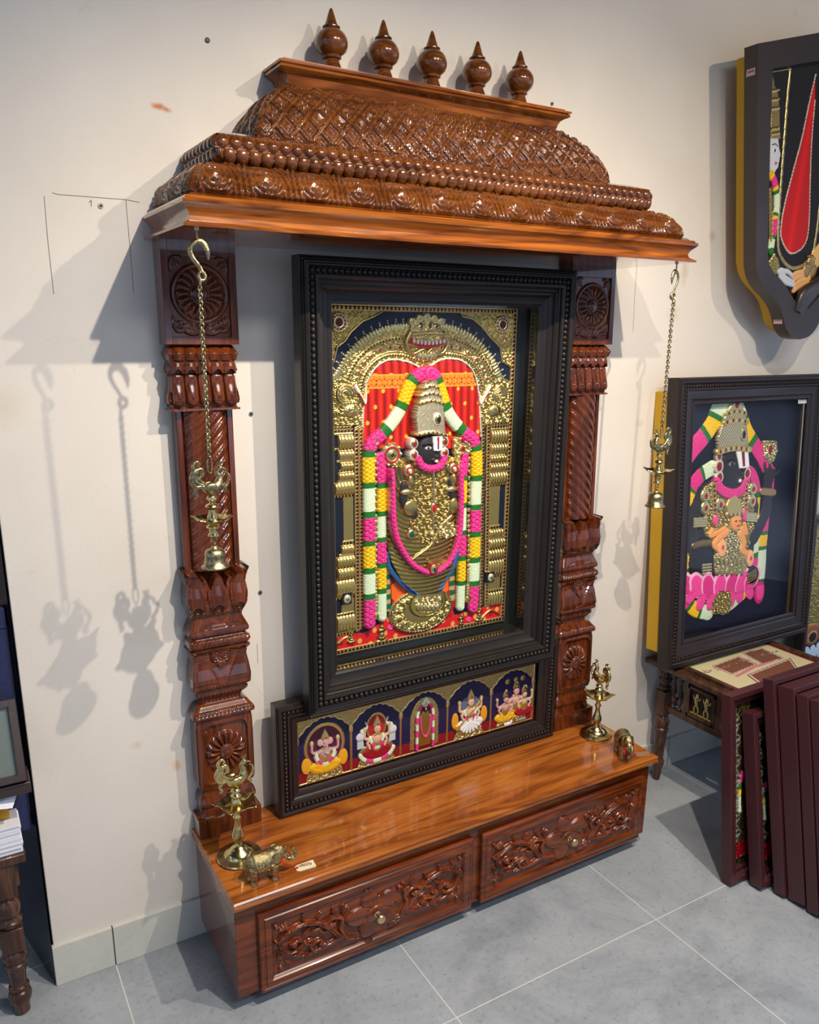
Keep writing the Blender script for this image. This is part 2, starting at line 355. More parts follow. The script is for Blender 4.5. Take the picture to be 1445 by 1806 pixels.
# ------------------------------------------------------------------ the room
def wall_material():
    m, nt, b = mat_new('painted_plaster'); mp = coord(nt)
    n1 = noise(nt, mp, 1.7, 5, .6); cr = ramp(nt, [(.3, (214, 205, 192)), (.7, (227, 219, 207))]); nt.links.new(n1.outputs['Fac'], cr.inputs[0])
    n2 = noise(nt, mp, 9, 6, .7, 1.0); c2 = nt.nodes.new('ShaderNodeValToRGB'); c2.color_ramp.elements[0].position = .64; c2.color_ramp.elements[0].color = (1, 1, 1, 1)
    c2.color_ramp.elements[1].position = .78; c2.color_ramp.elements[1].color = (.90, .86, .80, 1); nt.links.new(n2.outputs['Fac'], c2.inputs[0])
    c = mixc(nt, cr.outputs[0], c2.outputs[0], 1.0)
    # worn-in stains with a shape of their own: (x, z, rx, rz, colour, strength)
    for x, z, rx, rz, col, st in [(.357, 1.853, .02, .008, (196, 128, 78), .9), (.372, 1.850, .012, .006, (190, 118, 66), .7), (.30, .47, .012, .02, (216, 168, 120), .6), (.215, .545, .02, .012, (206, 186, 162), .5),
                                  (1.83, 1.62, .02, .05, (190, 176, 150), .5), (1.80, 1.50, .03, .03, (196, 182, 158), .4), (1.93, 1.72, .02, .02, (188, 172, 146), .5), (.03, 1.30, .05, .05, (212, 196, 168), .4), (1.70, 1.19, .02, .015, (190, 180, 160), .4)]:
        tc = nt.nodes.new('ShaderNodeTexCoord'); sp = nt.nodes.new('ShaderNodeMapping'); sp.inputs['Location'].default_value = (-x/rx, 0, -z/rz); sp.inputs['Scale'].default_value = (1/rx, 0, 1/rz)
        nt.links.new(tc.outputs['Object'], sp.inputs[0])
        nn = noise(nt, mp, 60, 3); va = nt.nodes.new('ShaderNodeVectorMath'); va.operation = 'MULTIPLY_ADD'; va.inputs[1].default_value = (.9, .0, .9); nt.links.new(nn.outputs['Color'], va.inputs[0]); nt.links.new(sp.outputs[0], va.inputs[2])
        vs = nt.nodes.new('ShaderNodeVectorMath'); vs.operation = 'SUBTRACT'; vs.inputs[1].default_value = (.45, 0, .45); nt.links.new(va.outputs[0], vs.inputs[0])
        gr = nt.nodes.new('ShaderNodeTexGradient'); gr.gradient_type = 'SPHERICAL'; nt.links.new(vs.outputs[0], gr.inputs[0])
        mu = nt.nodes.new('ShaderNodeMath'); mu.operation = 'MULTIPLY'; mu.inputs[1].default_value = st*1.4; mu.use_clamp = True; nt.links.new(gr.outputs['Fac'], mu.inputs[0])
        c = mixc(nt, c, tuple(lin(col)), mu.outputs[0], 'MIX')
    nt.links.new(c, b.inputs['Base Color']); setp(b, Roughness=.75, Specular_IOR_Level=.25)
    n3 = noise(nt, mp, 130, 3); bump(nt, b, n3.outputs['Fac'], .12, .003); return m
def tile_material(name, cols, grout, joint, dx, dy, ox, oy, vertical=False, rough=.45, speck=.8):
    """large tiles with thin joints laid from (ox, oy)"""
    m, nt, b = mat_new(name); mp = coord(nt)
    n1 = noise(nt, mp, 3.5, 8, .68, .6); cr = ramp(nt, cols); nt.links.new(n1.outputs['Fac'], cr.inputs[0])
    n2 = noise(nt, mp, 70, 6, .75); c2 = nt.nodes.new('ShaderNodeValToRGB'); c2.color_ramp.elements[0].position = .30; c2.color_ramp.elements[0].color = (.55, .55, .55, 1)
    c2.color_ramp.elements[1].position = .46; c2.color_ramp.elements[1].color = (1, 1, 1, 1); nt.links.new(n2.outputs['Fac'], c2.inputs[0])
    c = mixc(nt, cr.outputs[0], c2.outputs[0], speck)
    sp = nt.nodes.new('ShaderNodeSeparateXYZ'); nt.links.new(mp.outputs[0], sp.inputs[0])
    def line(out, o, p):
        a = nt.nodes.new('ShaderNodeMath'); a.operation = 'SUBTRACT'; a.inputs[1].default_value = o; nt.links.new(out, a.inputs[0])
        d = nt.nodes.new('ShaderNodeMath'); d.operation = 'PINGPONG'; d.inputs[1].default_value = p/2; nt.links.new(a.outputs[0], d.inputs[0])
        l = nt.nodes.new('ShaderNodeMath'); l.operation = 'LESS_THAN'; l.inputs[1].default_value = joint; nt.links.new(d.outputs[0], l.inputs[0]); return l.outputs[0]
    fx = line(sp.outputs[0], ox, dx)
    if not vertical:
        fy = line(sp.outputs[1], oy, dy); mx = nt.nodes.new('ShaderNodeMath'); mx.operation = 'MAXIMUM'; nt.links.new(fx, mx.inputs[0]); nt.links.new(fy, mx.inputs[1]); f = mx.outputs[0]
    else: f = fx
    nt.links.new(mixc(nt, c, tuple(lin(grout)), f, 'MIX'), b.inputs['Base Color'])
    mr = nt.nodes.new('ShaderNodeMapRange'); mr.inputs[3].default_value = rough-.1; mr.inputs[4].default_value = rough+.15; nt.links.new(n1.outputs['Fac'], mr.inputs[0]); nt.links.new(mr.outputs[0], b.inputs['Roughness'])
    bump(nt, b, n2.outputs['Fac'], .1, .002); return m
TILE = .6115
FLOOR = tile_material('grey_stone_tile', [(.25, (122, 127, 132)), (.5, (152, 158, 164)), (.8, (176, 181, 186))], (206, 203, 194), .0013, TILE, TILE, .1255, -.5334)
SKIRT = tile_material('pale_skirting_tile', [(.3, (190, 190, 178)), (.7, (206, 205, 194))], (60, 58, 60), .0015, TILE, TILE, .1255, 0, True, .3, .25)
WALLM = wall_material()
m = MB(); m.add([(-3, -5, 0), (5, -5, 0), (5, 1.6, 0), (-3, 1.6, 0)], [(0, 1, 2, 3)]); struct(m.obj('floor', FLOOR, smooth=False))
m = MB(); m.box(-3, 5, -5, 1.6, 3.0, 3.05); struct(m.obj('ceiling', plain('dark_ceiling', (70, 66, 62), .8), smooth=False))
m = MB(); m.box(0, 4.2, 0, .12, 0, 3.0); struct(m.obj('wall_back', WALLM, smooth=False, bevel=.002))
m = MB(); m.box(-.004, 4.2, -.009, .004, 0, .1035); struct(m.obj('baseboard_back', SKIRT, smooth=False, bevel=.0015))
DARKW = plain('dark_navy_panel', (34, 34, 52), .25, 0, .3, 0, 50, .15)
m = MB()
m.add([(-.0045, .0, 0), (-.17, .75, 0), (-.15, .76, 0), (.0, .12, 0), (-.0045, .0, 3.0), (-.17, .75, 3.0), (-.15, .76, 3.0), (.0, .12, 3.0)], [(0, 4, 5, 1), (1, 5, 6, 2), (2, 6, 7, 3), (4, 7, 6, 5), (0, 1, 2, 3)])
struct(m.obj('wall_left', DARKW, smooth=False))
TAN = plain('tan_room_wall', (150, 130, 104), .7)
m = MB(); m.box(-3, -.17, 1.5, 1.6, 0, 3.0); struct(m.obj('wall_far', TAN, smooth=False))
# pencil marks, plugs and nail holes on the wall
def pencil(name, pts, w, label):
    m = MB(); P = np.array([un(a, b, 1, -.0006) for a, b in pts])
    for a, b in zip(P[:-1], P[1:]):
        d = (b-a)/np.linalg.norm(b-a); n = np.array([-d[2], 0, d[0]])*w/2
        m.add([a-n, b-n, b+n, a+n], [(0, 1, 2, 3)])
    o = m.obj(name, PENCIL, smooth=False); tag(o, label, 'pencil mark'); return o
PENCIL = plain('pencil_grey', (120, 108, 96), .8)
pencil('pencil_line', [(78, 346), (84, 420), (95, 519)], .0009, 'faint pencil line running down the wall, leftmost of the drawn lines')
pencil('pencil_line', [(92, 340), (104, 343), (222, 352), (246, 357)], .0009, 'faint near-level pencil line drawn on the wall above the plug hole')
pencil('pencil_line', [(222, 352), (228, 420), (236, 517)], .0009, 'faint pencil line running down the wall between plug hole and canopy')
pencil('pencil_line', [(1124, 470), (1120, 520), (1117, 585)], .0008, 'thin pencil line on the wall right of the right pillar block')
pencil('pencil_line', [(1034, 826), (1044, 824)], .0009, 'short level pencil dash beside the right spiral column')
pencil('pencil_line', [(454, 1135), (455, 1170)], .0008, 'short upright pencil dash on the wall right of the left pillar')
pencil('pencil_numeral', [(157, 357), (161, 353), (161, 364)], .0012, 'small handwritten numeral 1 on the wall left of the plug hole'); 
def plug(px, py, r, label, mats=(GREY, BLACK), group=None):
    c = un(px, py, 1, -.001); t = thing('wall_plug', label, 'wall plug', tuple(c))
    m = MB(); m.lathe([(r*1.05, .001), (r, -.0018), (r*.55, -.0022), (r*.5, .0)], c, 14, 'y'); 
    V = m.v[0]; m.v[0] = V; m.obj('plug_collar', mats[0], t)
    m = MB(); m.lathe([(r*.5, .0008), (r*.5, -.0004)], (c[0], c[1]-.001, c[2]), 10, 'y'); m.obj('plug_hole', mats[1], t)
plug(178, 363, .0048, 'round wall plug with a dark hole inside the pencilled outline', (plain('pale_plug', (176, 166, 150), .6), BLACK))
plug(366, 71, .0045, 'dark wall plug high on the wall left of the canopy', (BLACK, GREY))
plug(443, 730, .0045, 'upper grey wall plug between left pillar and large frame')
plug(459, 1045, .0048, 'lower grey wall plug between left pillar and large frame')
plug(974, 183, .004, 'small pale wall plug just right of the last finial')
# ------------------------------------------------------------------ the carved shrine: bench, two pillars, canopy
shrine = thing('wall_shrine', 'large carved teak shrine with low drawer bench, two pillars and a tiered canopy', 'shrine', (.94, -.15, 0))
X0, X1 = .3305, 1.549
m = MB(); m.box(X0, X1, -.289, -.004, .04, .268); body = m.obj('bench_body', TKB, shrine, bevel=.0015)
# top slab with a moulded edge
def ring_loft(levels, mat, name, parent, x0, x1, close_top=True, close_bot=True, yb=-.003, smooth=True, angle=30):
    """levels: (x inset, y front, z); open at the back wall"""
    m = MB(); V = []
    for ix, yf, z in levels: V += [(x0+ix, yb, z), (x0+ix, yf, z), (x1-ix, yf, z), (x1-ix, yb, z)]
    F = []
    for i in range(len(levels)-1):
        for j in range(4): a = i*4+j; b = i*4+(j+1) % 4; F.append((a, b, b+4, a+4))
    if close_bot: F.append((3, 2, 1, 0))
    if close_top: n = (len(levels)-1)*4; F.append((n, n+1, n+2, n+3))
    m.add(V, F); return m.obj(name, mat, parent, smooth, angle=angle)
S0, S1 = .3225, 1.557
ring_loft([(.008, -.289, .262), (.006, -.297, .264), (.006, -.300, .268), (.003, -.303, .270), (.004, -.306, .274), (0, -.311, .277), (0, -.3135, .281), (.002, -.3135, .285), (.003, -.310, .287), (.001, -.312, .290), (.001, -.312, .294), (.003, -.309, .297)], TK, 'bench_top', shrine, S0, S1)
for x in (.375, 1.50):
    for y in (-.245, -.05):
        m = MB(); m.lathe([(.010, 0), (.013, .004), (.018, .012), (.018, .02), (.012, .027), (.016, .034), (.02, .0405)], (x, y, 0), 18); m.obj('foot', TKD, shrine)
def foliage(R, cx, cz, W, H, knob=True):
    """acanthus scrolls either side of a broad five-petal flower"""
    k = dict(mode='max')
    for sgn in (-1, 1):
        def q(x, z): return (cx+sgn*x*W/2, cz+z*H/2)
        f = 1 if sgn > 0 else -1
        st = crs([q(.18, -.75), q(.34, -.55), q(.45, -.05), q(.58, .42), q(.78, .62), q(.95, .30), q(.93, -.15), q(.82, -.32), q(.74, -.10), q(.80, .08), q(.86, .0)], 10)
        R.stroke(st, .0075, .004, .002, .008)
        R.stroke(st, .0018, .001, -.003, 0, mode='add')
        st2 = crs([q(.30, -.62), q(.36, -.1), q(.34, .25), q(.44, .42), q(.52, .22), q(.46, .08), q(.42, .18)], 9); R.stroke(st2, .006, .004, .002, .008)
        st3 = crs([q(.34, -.5), q(.48, -.62), q(.62, -.62), q(.66, -.38), q(.58, -.26), q(.53, -.40)], 9); R.stroke(st3, .0065, .004, .002, .007)
        R.ellipse(*q(.46, .17), .008, .008, .003, .009, mode='max'); R.ellipse(*q(.83, -.02), .009, .009, .003, .010, mode='max'); R.ellipse(*q(.56, -.42), .007, .007, .003, .008, mode='max')
        lv = [(.50, .25, 2.3, .40, .13), (.60, .5, 1.9, .34, .12), (.72, .64, 1.3, .32, .11), (.86, .55, .7, .34, .12), (.97, .25, .3, .20, .10), (.48, -.05, .1, .30, .12), (.56, .25, -.35, .32, .12), (.66, .42, -.8, .34, .12),
              (.48, -.5, -.2, .38, .12), (.60, -.55, -.5, .42, .12), (.64, -.4, .5, .38, .11), (.72, -.62, .15, .42, .12), (.84, -.75, .35, .30, .10), (.95, -.55, 1.1, .40, .11), (.30, -.1, 2.2, .30, .11), (.33, .3, 1.7, .34, .12), (.40, .45, 1.0, .36, .10), (.70, -.2, 2.6, .2, .08), (.92, .6, 1.2, .22, .09), (.66, -.1, -.6, .26, .1), (.36, .62, 2.4, .2, .08)]
        for x, z, a, l, wd in lv:
            aa = a if sgn > 0 else PI-a
            R.leaf(*q(x, z), aa, l*H/2*1.15, wd*H/2*.62, .002, .006, .5*sgn, **k)
        for x, z in [(.95, .72), (.99, .86), (.90, .80), (.96, -.80), (.22, -.72), (.28, .62), (.97, -.35)]: R.ellipse(*q(x, z), .0055, .0055, .002, .006, mode='max')
    rr = H*.30
    for i, a in enumerate([PI*.5+.25, PI*.5+.25+PI*.4, PI*.5+.25-PI*.4, PI*.5+.25+PI*.8, PI*.5+.25-PI*.8]):
        px, pz = cx+math.cos(a)*rr*.95, cz+math.sin(a)*rr*.78
        R.ellipse(px, pz, rr*.95, rr*.62, .004+.0006*(i % 2), .0042, rot=a, mode='set' if i == 0 else 'max')
        R.ellipse(px, pz, rr*.95, rr*.62, -.0018, 0, rot=a, ring=.9, mode='add')
    R.ellipse(cx, cz, rr*.62, rr*.42, .009, .003, rot=.5, mode='max')
def drawer(x0, x1, z0, z1, label):
    # moulded drawer front
    m = MB(); V = []; F = []
    prof = [(0, -.288), (0, -.3005), (.003, -.3025), (.007, -.303), (.009, -.301), (.012, -.301), (.014, -.3035), (.018, -.3045), (.026, -.3045), (.029, -.300), (.033, -.2965)]
    for i, y in prof: V += [(x0+i, y, z0+i), (x1-i, y, z0+i), (x1-i, y, z1-i), (x0+i, y, z1-i)]
    for i in range(len(prof)-1):
        for j in range(4): a = i*4+j; b = i*4+(j+1) % 4; F.append((a, b, b+4, a+4))
    n = (len(prof)-1)*4; F.append((n, n+1, n+2, n+3)); m.add(V, F)
    d = m.obj('drawer', TKB, shrine, angle=25)
    a0, a1, b0, b1 = x0+.033, x1-.033, z0+.033, z1-.033
    R = Relief.make(a0, a1, b0, b1, .0011); cx, cz = (a0+a1)/2, (b0+b1)/2
    foliage(R, cx, cz, a1-a0-.006, b1-b0-.004)
    R.h *= np.clip(np.minimum(np.minimum(R.X-a0, a1-R.X), np.minimum(R.Y-b0, b1-R.Y))/.003, 0, 1)
    P = np.stack([R.X, -.2967-R.h*1.15, R.Y], -1); gridmesh('carved_panel', P, TKB, d, smooth=True, angle=80)
    m = MB(); c = (cx+.004, -.305, cz-.002)
    m.lathe([(.010, .0), (.0095, -.0), (.0095, .004), (.0045, .007), (.004, .017), (.0065, .020), (.0105, .0225), (.0108, .026), (.009, .0285), (.004, .0295)], c, 24, 'y'); k = m.obj('knob', KNOB, d); k['label'] = label
drawer(.3785, .934, .040, .240, 'satin brass knob'); drawer(.962, 1.520, .040, .240, 'satin brass knob')
# ---- pillars
def pillar(xl, lean, hand):
    """xl = left edge at the plinth; the whole front is carved; levels as width extent, front depth"""
    w = .151; xc = xl+w/2
    lv = [  # z, half width, depth (front y)
        (.3455, .066, .050), (.353, .064, .048), (.365, .062, .046), (.372, .067, .052), (.380, .0665, .054), (.392, .064, .050), (.402, .058, .045), (.410, .058, .045),
        (.416, .064, .050), (.430, .0665, .053), (.50, .0665, .054), (.575, .066, .054), (.590, .064, .052), (.595, .071, .059), (.600, .072, .060), (.603, .071, .058), (.622, .058, .044), (.626, .046, .037), (.634, .045, .037), (.640, .050, .041), (.648, .057, .046), (.651, .060, .050), (.657, .061, .050), (.660, .057, .049), (.667, .0655, .056), (.676, .067, .058), (.690, .067, .059), (.715, .064, .055), (.735, .061, .050), (.748, .063, .051), (.756, .068, .057), (.760, .069, .058), (.763, .063, .052),
        (.767, .067, .057), (.774, .069, .060), (.782, .067, .057), (.786, .061, .051), (.790, .0615, .051), (.794, .067, .058), (.800, .068, .058), (.806, .066, .056), (.828, .056, .046), (.8305, .057, .045), (.838, .057, .048), (.860, .067, .058), (.885, .068, .059), (.91, .064, .056), (.930, .069, .061), (.938, .071, .066), (.943, .072, .066), (.944, .0605, .028)]
    lv2 = [(.942, .0605, .028), (1.284, .0605, .028)]
    lv3 = [(1.284, .0725, .054), (1.288, .0725, .054), (1.289, .068, .048), (1.305, .069, .052), (1.33, .066, .049), (1.352, .065, .046), (1.356, .062, .044), (1.358, .069, .050), (1.372, .066, .049), (1.381, .064, .046), (1.383, .068, .050), (1.398, .072, .053), (1.410, .066, .046), (1.4155, .064, .042)]
    root = MB()
    # plinth and capital blocks as plain solids with the carved shaft between
    root.box(xc-.0755, xc+.0755, -.058, -.004, .2965, .3455)
    pl = root.obj('pillar', TKD, shrine, bevel=.0015)
    def shaft(levels, name, res, fn, keepname=None, r=.010):
        Z = np.arange(levels[0][0], levels[-1][0]+1e-6, res); lz = [l[0] for l in levels]
        hw = np.interp(Z, lz, [l[1] for l in levels]); dp = np.interp(Z, lz, [l[2] for l in levels])
        # across: left side back->front, front, right side
        s1 = np.linspace(0, 1, 12, endpoint=False); sf = np.linspace(-1, 1, 86); s2 = np.linspace(0, 1, 12)[::-1]
        S = np.concatenate([-np.ones(len(s1)), sf, np.ones(len(s2))]); D = np.concatenate([s1, np.ones(len(sf)), s2])
        SS, HW = np.meshgrid(S, hw); DD, DP = np.meshgrid(D, dp); ZZ = np.repeat(Z[:, None], len(S), 1)
        ed = np.clip((np.abs(SS)*HW-(HW-r))/r, 0, 1)         # rounded vertical arris
        Y = -(.004+(DP-.004)*DD)+(1-np.sqrt(np.clip(1-ed**2, 0, 1)))*r*.6*(DD >= 1)
        X = xc+SS*HW
        h = fn(X-xc, ZZ, SS, DD, HW)
        Y = Y-h*(DD >= .999); X = X+np.sign(SS)*h*.5*(DD < .999)*(DD > .05)
        P = np.stack([X, Y, ZZ], -1); return gridmesh(name, P, TKD, pl, smooth=True, angle=70)
    def low(x, z, s, d, hw):
        R = Relief(x, z); c = .5025; g = 0*x
        # rosette on the square block
        def rf(lo, hi): return (z > lo) & (z < hi)
        fr = np.maximum(np.abs(x)/.056, np.abs(z-.503)/.080); rr = ((np.abs(x)/.056)**6+(np.abs(z-.503)/.080)**6)**(1/6)
        g = np.where(rf(.41, .60) & (rr < 1) & (d >= 1), -.006, g); g = np.where((rr < 1) & (rr > .93) & (d >= 1), .0015, g)
        rad = np.hypot(x, (z-.503)*.88); th = np.arctan2((z-.503)*.88, x)
        pet = (.5+.5*np.abs(np.cos(th*8)))*np.sqrt(np.clip(1-((rad-.030)/.017)**2, 0, 1)); g = np.where((rad < .047) & (d >= 1), -.006+.011*pet*np.abs(np.cos(th*8))**.5, g)
        g = np.where((rad < .0165) & (d >= 1), .001+.006*np.sqrt(np.clip(1-(rad/.0165)**2, 0, 1)), g); g = np.where((rad < .007) & (d >= 1), .005+.004*np.sqrt(np.clip(1-(rad/.007)**2, 0, 1)), g)
        # beads, rope, leaf rows
        bd = np.sqrt(np.clip(1-((np.mod(x, .009)-.0045)/.0045)**2, 0, 1)); g = np.where(rf(.604, .612), .003*bd, g)
        g = np.where(rf(.766, .784), .0035*np.abs(np.sin((x*1.0-z*1.1)/.0095*PI))**.8-.001, g)
        g = np.where(rf(.628, .650), .003*np.abs(np.cos(x/.009*PI))**.7, g)
        g = np.where(rf(.662, .678), .0035*np.abs(np.sin((x+.4*(z-.67))/.0075*PI)*np.cos((z-.67)/.012*PI)), g)
        # vase leaf in the middle and grooved sides
        v = (z-.678)/(.755-.678); inn = np.abs(x) < (.012+.044*np.clip(v, 0, 1)**1.6); g = np.where(rf(.680, .757) & (d >= 1), np.where(inn, -.002, .002), g)
        hr = np.hypot(np.abs(x)-.010, z-.742); g = np.where(rf(.715, .757) & (hr < .014) & (d >= 1), .004*np.sqrt(np.clip(1-(hr/.014)**2, 0, 1))+.002*np.cos(hr/.0035*PI), g)
        g = np.where((np.hypot(x, z-.722) < .009) & (d >= 1), .005, g)
        # sunk slot and dots on the sloped cap
        sl = np.hypot(np.clip(np.abs(x)-.014, 0, 1), z-.812); g = np.where((sl < .004) & (sl > .002) & (d >= 1), -.002, g); dt = np.hypot(np.abs(x)-.030, z-.812); g = np.where((dt < .0028) & (d >= 1), -.003, g)
        # lotus cup: centre petal, two flanking petals
        for cxp, wd, zt in ((0, .024, .936), (-.047, .022, .942), (.047, .022, .942)):
            t = np.clip((z-.846)/(zt-.846), 0, 1); ww = wd*np.sin(np.clip(t*.86+.12, 0, 1)*PI)**.6; q = np.abs(x-cxp)/np.maximum(ww, 1e-4)
            g = np.where(rf(.846, zt) & (q < 1) & (d >= 1), .001+.0075*np.sqrt(np.clip(1-q*q, 0, 1))-.002*((q > .72) & (q < .84)), g)
        tips = np.zeros(x.shape, bool)
        for cxp, hw_, zt in ((0, .016, .934), (-.056, .024, .944), (.056, .024, .944), (-.028, .012, .926), (.028, .012, .926)): tips |= np.abs(x-cxp) < hw_*np.sqrt(np.clip((zt-z)/.032, 0, 1))
        g = np.where((z > .902) & ~tips & (d >= 1), -.031, g)
        g = np.where(rf(.836, .845), .003*bd, g)
        rz = np.hypot(np.mod(x+.0235, .047)-.0235-.0, z-.853); g = np.where((rz < .010) & rf(.845, .866), .0045*np.abs(np.cos(rz/.0045*PI/1.2)), g)
        return g
    shaft(lv, 'carved_lower_shaft', .0016, low)
    def spir(x, z, s, d, hw):
        t = np.clip(np.abs(x)/.046, 0, 1); roundc = np.sqrt(1-t*t)*.022
        ph = (z+hand*x*.95)/.0275; tw = np.abs(np.sin(ph*PI))**.75*.007*np.sqrt(1-t*t)
        gr = -.002*(np.abs(np.mod(ph+.28, 1)-.5) > .44)
        return np.where((np.abs(x) < .0455) & (d >= 1), roundc+tw+gr*(t < .95)-.008, np.where((np.abs(x) < .048) & (d >= 1), -.006, 0))
    shaft([(z, .0605, .034) for z in (.9405, 1.285)], 'spiral_column', .0018, spir, r=.002)
    def up_(x, z, s, d, hw):
        g = 0*x; per = .0272
        def sideper(): return np.where(d >= 1, x, (1-d)*.055)
        xx = sideper(); u = np.mod(xx+per/2, per)-per/2
        q = np.abs(u)/(per*.47)
        zz = z; rf = lambda lo, hi: (zz > lo) & (zz < hi)
        base = 1.296+.006*0; g = np.where(rf(1.2905, 1.357), np.where((q < 1) & (zz > 1.2955+.006*q**2), .009*np.sqrt(np.clip(1-q*q, 0, 1))*(.75+.25*np.cos((zz-1.31)/.035*PI)), -.004), g)
        dt = np.hypot(u, zz-1.312); g = np.where(dt < .0052, .0085+.0035*(dt < .0036), g)
        sc = 1.3585+.006*np.cos(xx/per*2*PI)+.002; g = np.where(rf(1.357, 1.382), np.where(zz > sc, .008*np.abs(np.cos(xx/per*PI))**.7, -.005), g)
        g = np.where(rf(1.383, 1.4145), .008*np.abs(np.cos((xx+.004*np.sin((zz-1.38)/.03*PI))/.024*PI))**.6*np.sin(np.clip((zz-1.380)/.034, 0, 1)*PI)**.5-.002, g)
        return g
    shaft(lv3, 'carved_petal_neck', .0012, up_, r=.006)
    # capital block with a big rosette
    m = MB(); zb, zt = 1.4155, 1.6145; hw = .0745
    m.box(xc-hw, xc+hw, -.050, -.004, zb, zt)
    for a, b_, c_, d_ in ((xc-hw, xc-.060, zb, zt), (xc+.060, xc+hw, zb, zt), (xc-.0605, xc+.0605, zb, 1.430), (xc-.0605, xc+.0605, 1.584, zt)): m.box(a, b_, -.0565, -.0495, c_, d_)
    cb = m.obj('capital_block', TKD, pl, smooth=False, bevel=.0008)
    R = Relief.make(xc-.060, xc+.060, 1.430, 1.584, .0011); cz = 1.5125
    R.ellipse(xc, cz, .0585, .0585, .000, .006, ring=.84, mode='max')
    rad = np.hypot(R.X-xc, R.Y-cz); th = np.arctan2(R.Y-cz, R.X-xc)
    pp = np.abs(np.cos(th*9))**.6*np.sqrt(np.clip(1-((rad-.034)/.0145)**2, 0, 1)); R.h = np.where((rad < .0485) & (rad > .0185), .0085*pp, R.h)
    R.ellipse(xc, cz, .0185, .0185, .002, .005, mode='set'); R.ellipse(xc, cz, .0185, .0185, -.003, 0, ring=.8, mode='add'); R.ellipse(xc, cz, .010, .010, .005, .004)
    for sx in (-1, 1):
        for t in (-1.0, -.55, -.15):
            R.leaf(xc+sx*.002, 1.4365, PI/2+sx*(t-.55), .028+.012*abs(t), .0052, .001, .005, -.7*sx*t, mode='max')
        for i in range(5): R.leaf(xc+sx*(.010+i*.009), 1.437+i*.004, PI/2-sx*.9+.1*i, .020, .0045, .001, .005, .5*sx, mode='max')
        for cz2, sg in ((1.576, -1), (1.446, 1)):
            R.leaf(xc+sx*.055, cz2+(.003 if sg < 0 else -.003), PI/2*(1 if sg > 0 else -1)+sx*.75*sg, .024, .006, .001, .005, .2, mode='max')
            R.leaf(xc+sx*.056, cz2, PI/2*(1 if sg > 0 else -1), .024, .004, .001, .004, .1, mode='max'); R.leaf(xc+sx*.054, cz2+(.004 if sg < 0 else -.004), PI/2+sx*PI/2, .022, .004, .001, .004, .1, mode='max')
    gridmesh('carved_rosette', np.stack([R.X, -.0503-R.h*.85, R.Y], -1), TKD, cb, angle=80)
    if lean:
        for o in [pl]+list(pl.children_recursive):
            if o.type == 'MESH':
                me = o.data; n = len(me.vertices); co = np.empty(n*3); me.vertices.foreach_get('co', co); co = co.reshape(-1, 3); co[:, 0] += lean*(co[:, 2]-.297)/1.3; me.vertices.foreach_set('co', co.ravel()); me.update()
    return pl
pillar(.328, -.003, -1); pillar(1.3915, -.032, 1)
# ---- canopy
C0, C1 = .311, 1.551
LOWC = [(.010, -.272, 1.6115), (.001, -.2815, 1.6125), (.000, -.2825, 1.6165), (.006, -.278, 1.6190), (.013, -.270, 1.6235), (.0155, -.2675, 1.630), (.013, -.270, 1.637), (.007, -.276, 1.6435), (.003, -.2805, 1.6475), (.001, -.283, 1.6495), (.001, -.2845, 1.655), (.006, -.279, 1.6575), (.008, -.277, 1.6615), (.016, -.270, 1.6635), (.022, -.264, 1.6675), (.029, -.259, 1.669)]
canopy = ring_loft(LOWC, TKC, 'canopy', shrine, C0, C1, angle=28)
def band(name, levels, hfun, mat, res=.0022, bias=0):
    """carved band running left side, front, right side of the canopy with mitred corners"""
    lv = np.array(levels, float); d = np.concatenate([[0], np.cumsum(np.hypot(np.diff(lv[:, 1]), np.diff(lv[:, 2])))])
    n = max(6, int(d[-1]/res)); T = np.linspace(0, d[-1], n); IX = np.interp(T, d, lv[:, 0]); YF = np.interp(T, d, lv[:, 1]); ZZ = np.interp(T, d, lv[:, 2])
    tx = np.gradient(IX, T); ty = np.gradient(YF, T); tz = np.gradient(ZZ, T)
    rows = []
    ns = int(.26/res/1.3); nf = int(1.2/res)
    us = np.linspace(0, 1, ns); uf = np.linspace(0, 1, nf)
    P = []
    for k in range(n):
        ix, yf, z = IX[k], YF[k], ZZ[k]; xl, xr = C0+ix, C1-ix
        nm = np.array([-ty[k]*0, -tz[k], ty[k]]); nm /= np.linalg.norm(nm)+1e-9        # outward normal front (y,z)
        nl = np.array([-tz[k], 0, -tx[k]*-1.0]); nl /= np.linalg.norm(nl)+1e-9; nl[2] = abs(nl[2]) if tx[k] > 0 else -abs(nl[2])
        yl = -.003+(yf+.003)*us; hl = hfun(yl, T[k], d[-1], 'side'); e = np.clip((yl-yf)/.004, 0, 1); hl = hl*e
        L = np.stack([np.full(ns, xl)+nl[0]*hl, yl, z+nl[2]*hl], 1)
        xf = xl+(xr-xl)*uf; hf = hfun(xf, T[k], d[-1], 'front'); e = np.clip(np.minimum(xf-xl, xr-xf)/.004, 0, 1); hf = hf*e
        Fp = np.stack([xf, yf+nm[1]*hf, z+nm[2]*hf], 1)
        Rr = np.stack([np.full(ns, xr)-nl[0]*hl, yl, z+nl[2]*hl], 1)[::-1]
        P.append(np.concatenate([L, Fp[1:-1], Rr]))
    return gridmesh(name, np.array(P), mat, canopy, smooth=True, angle=75)
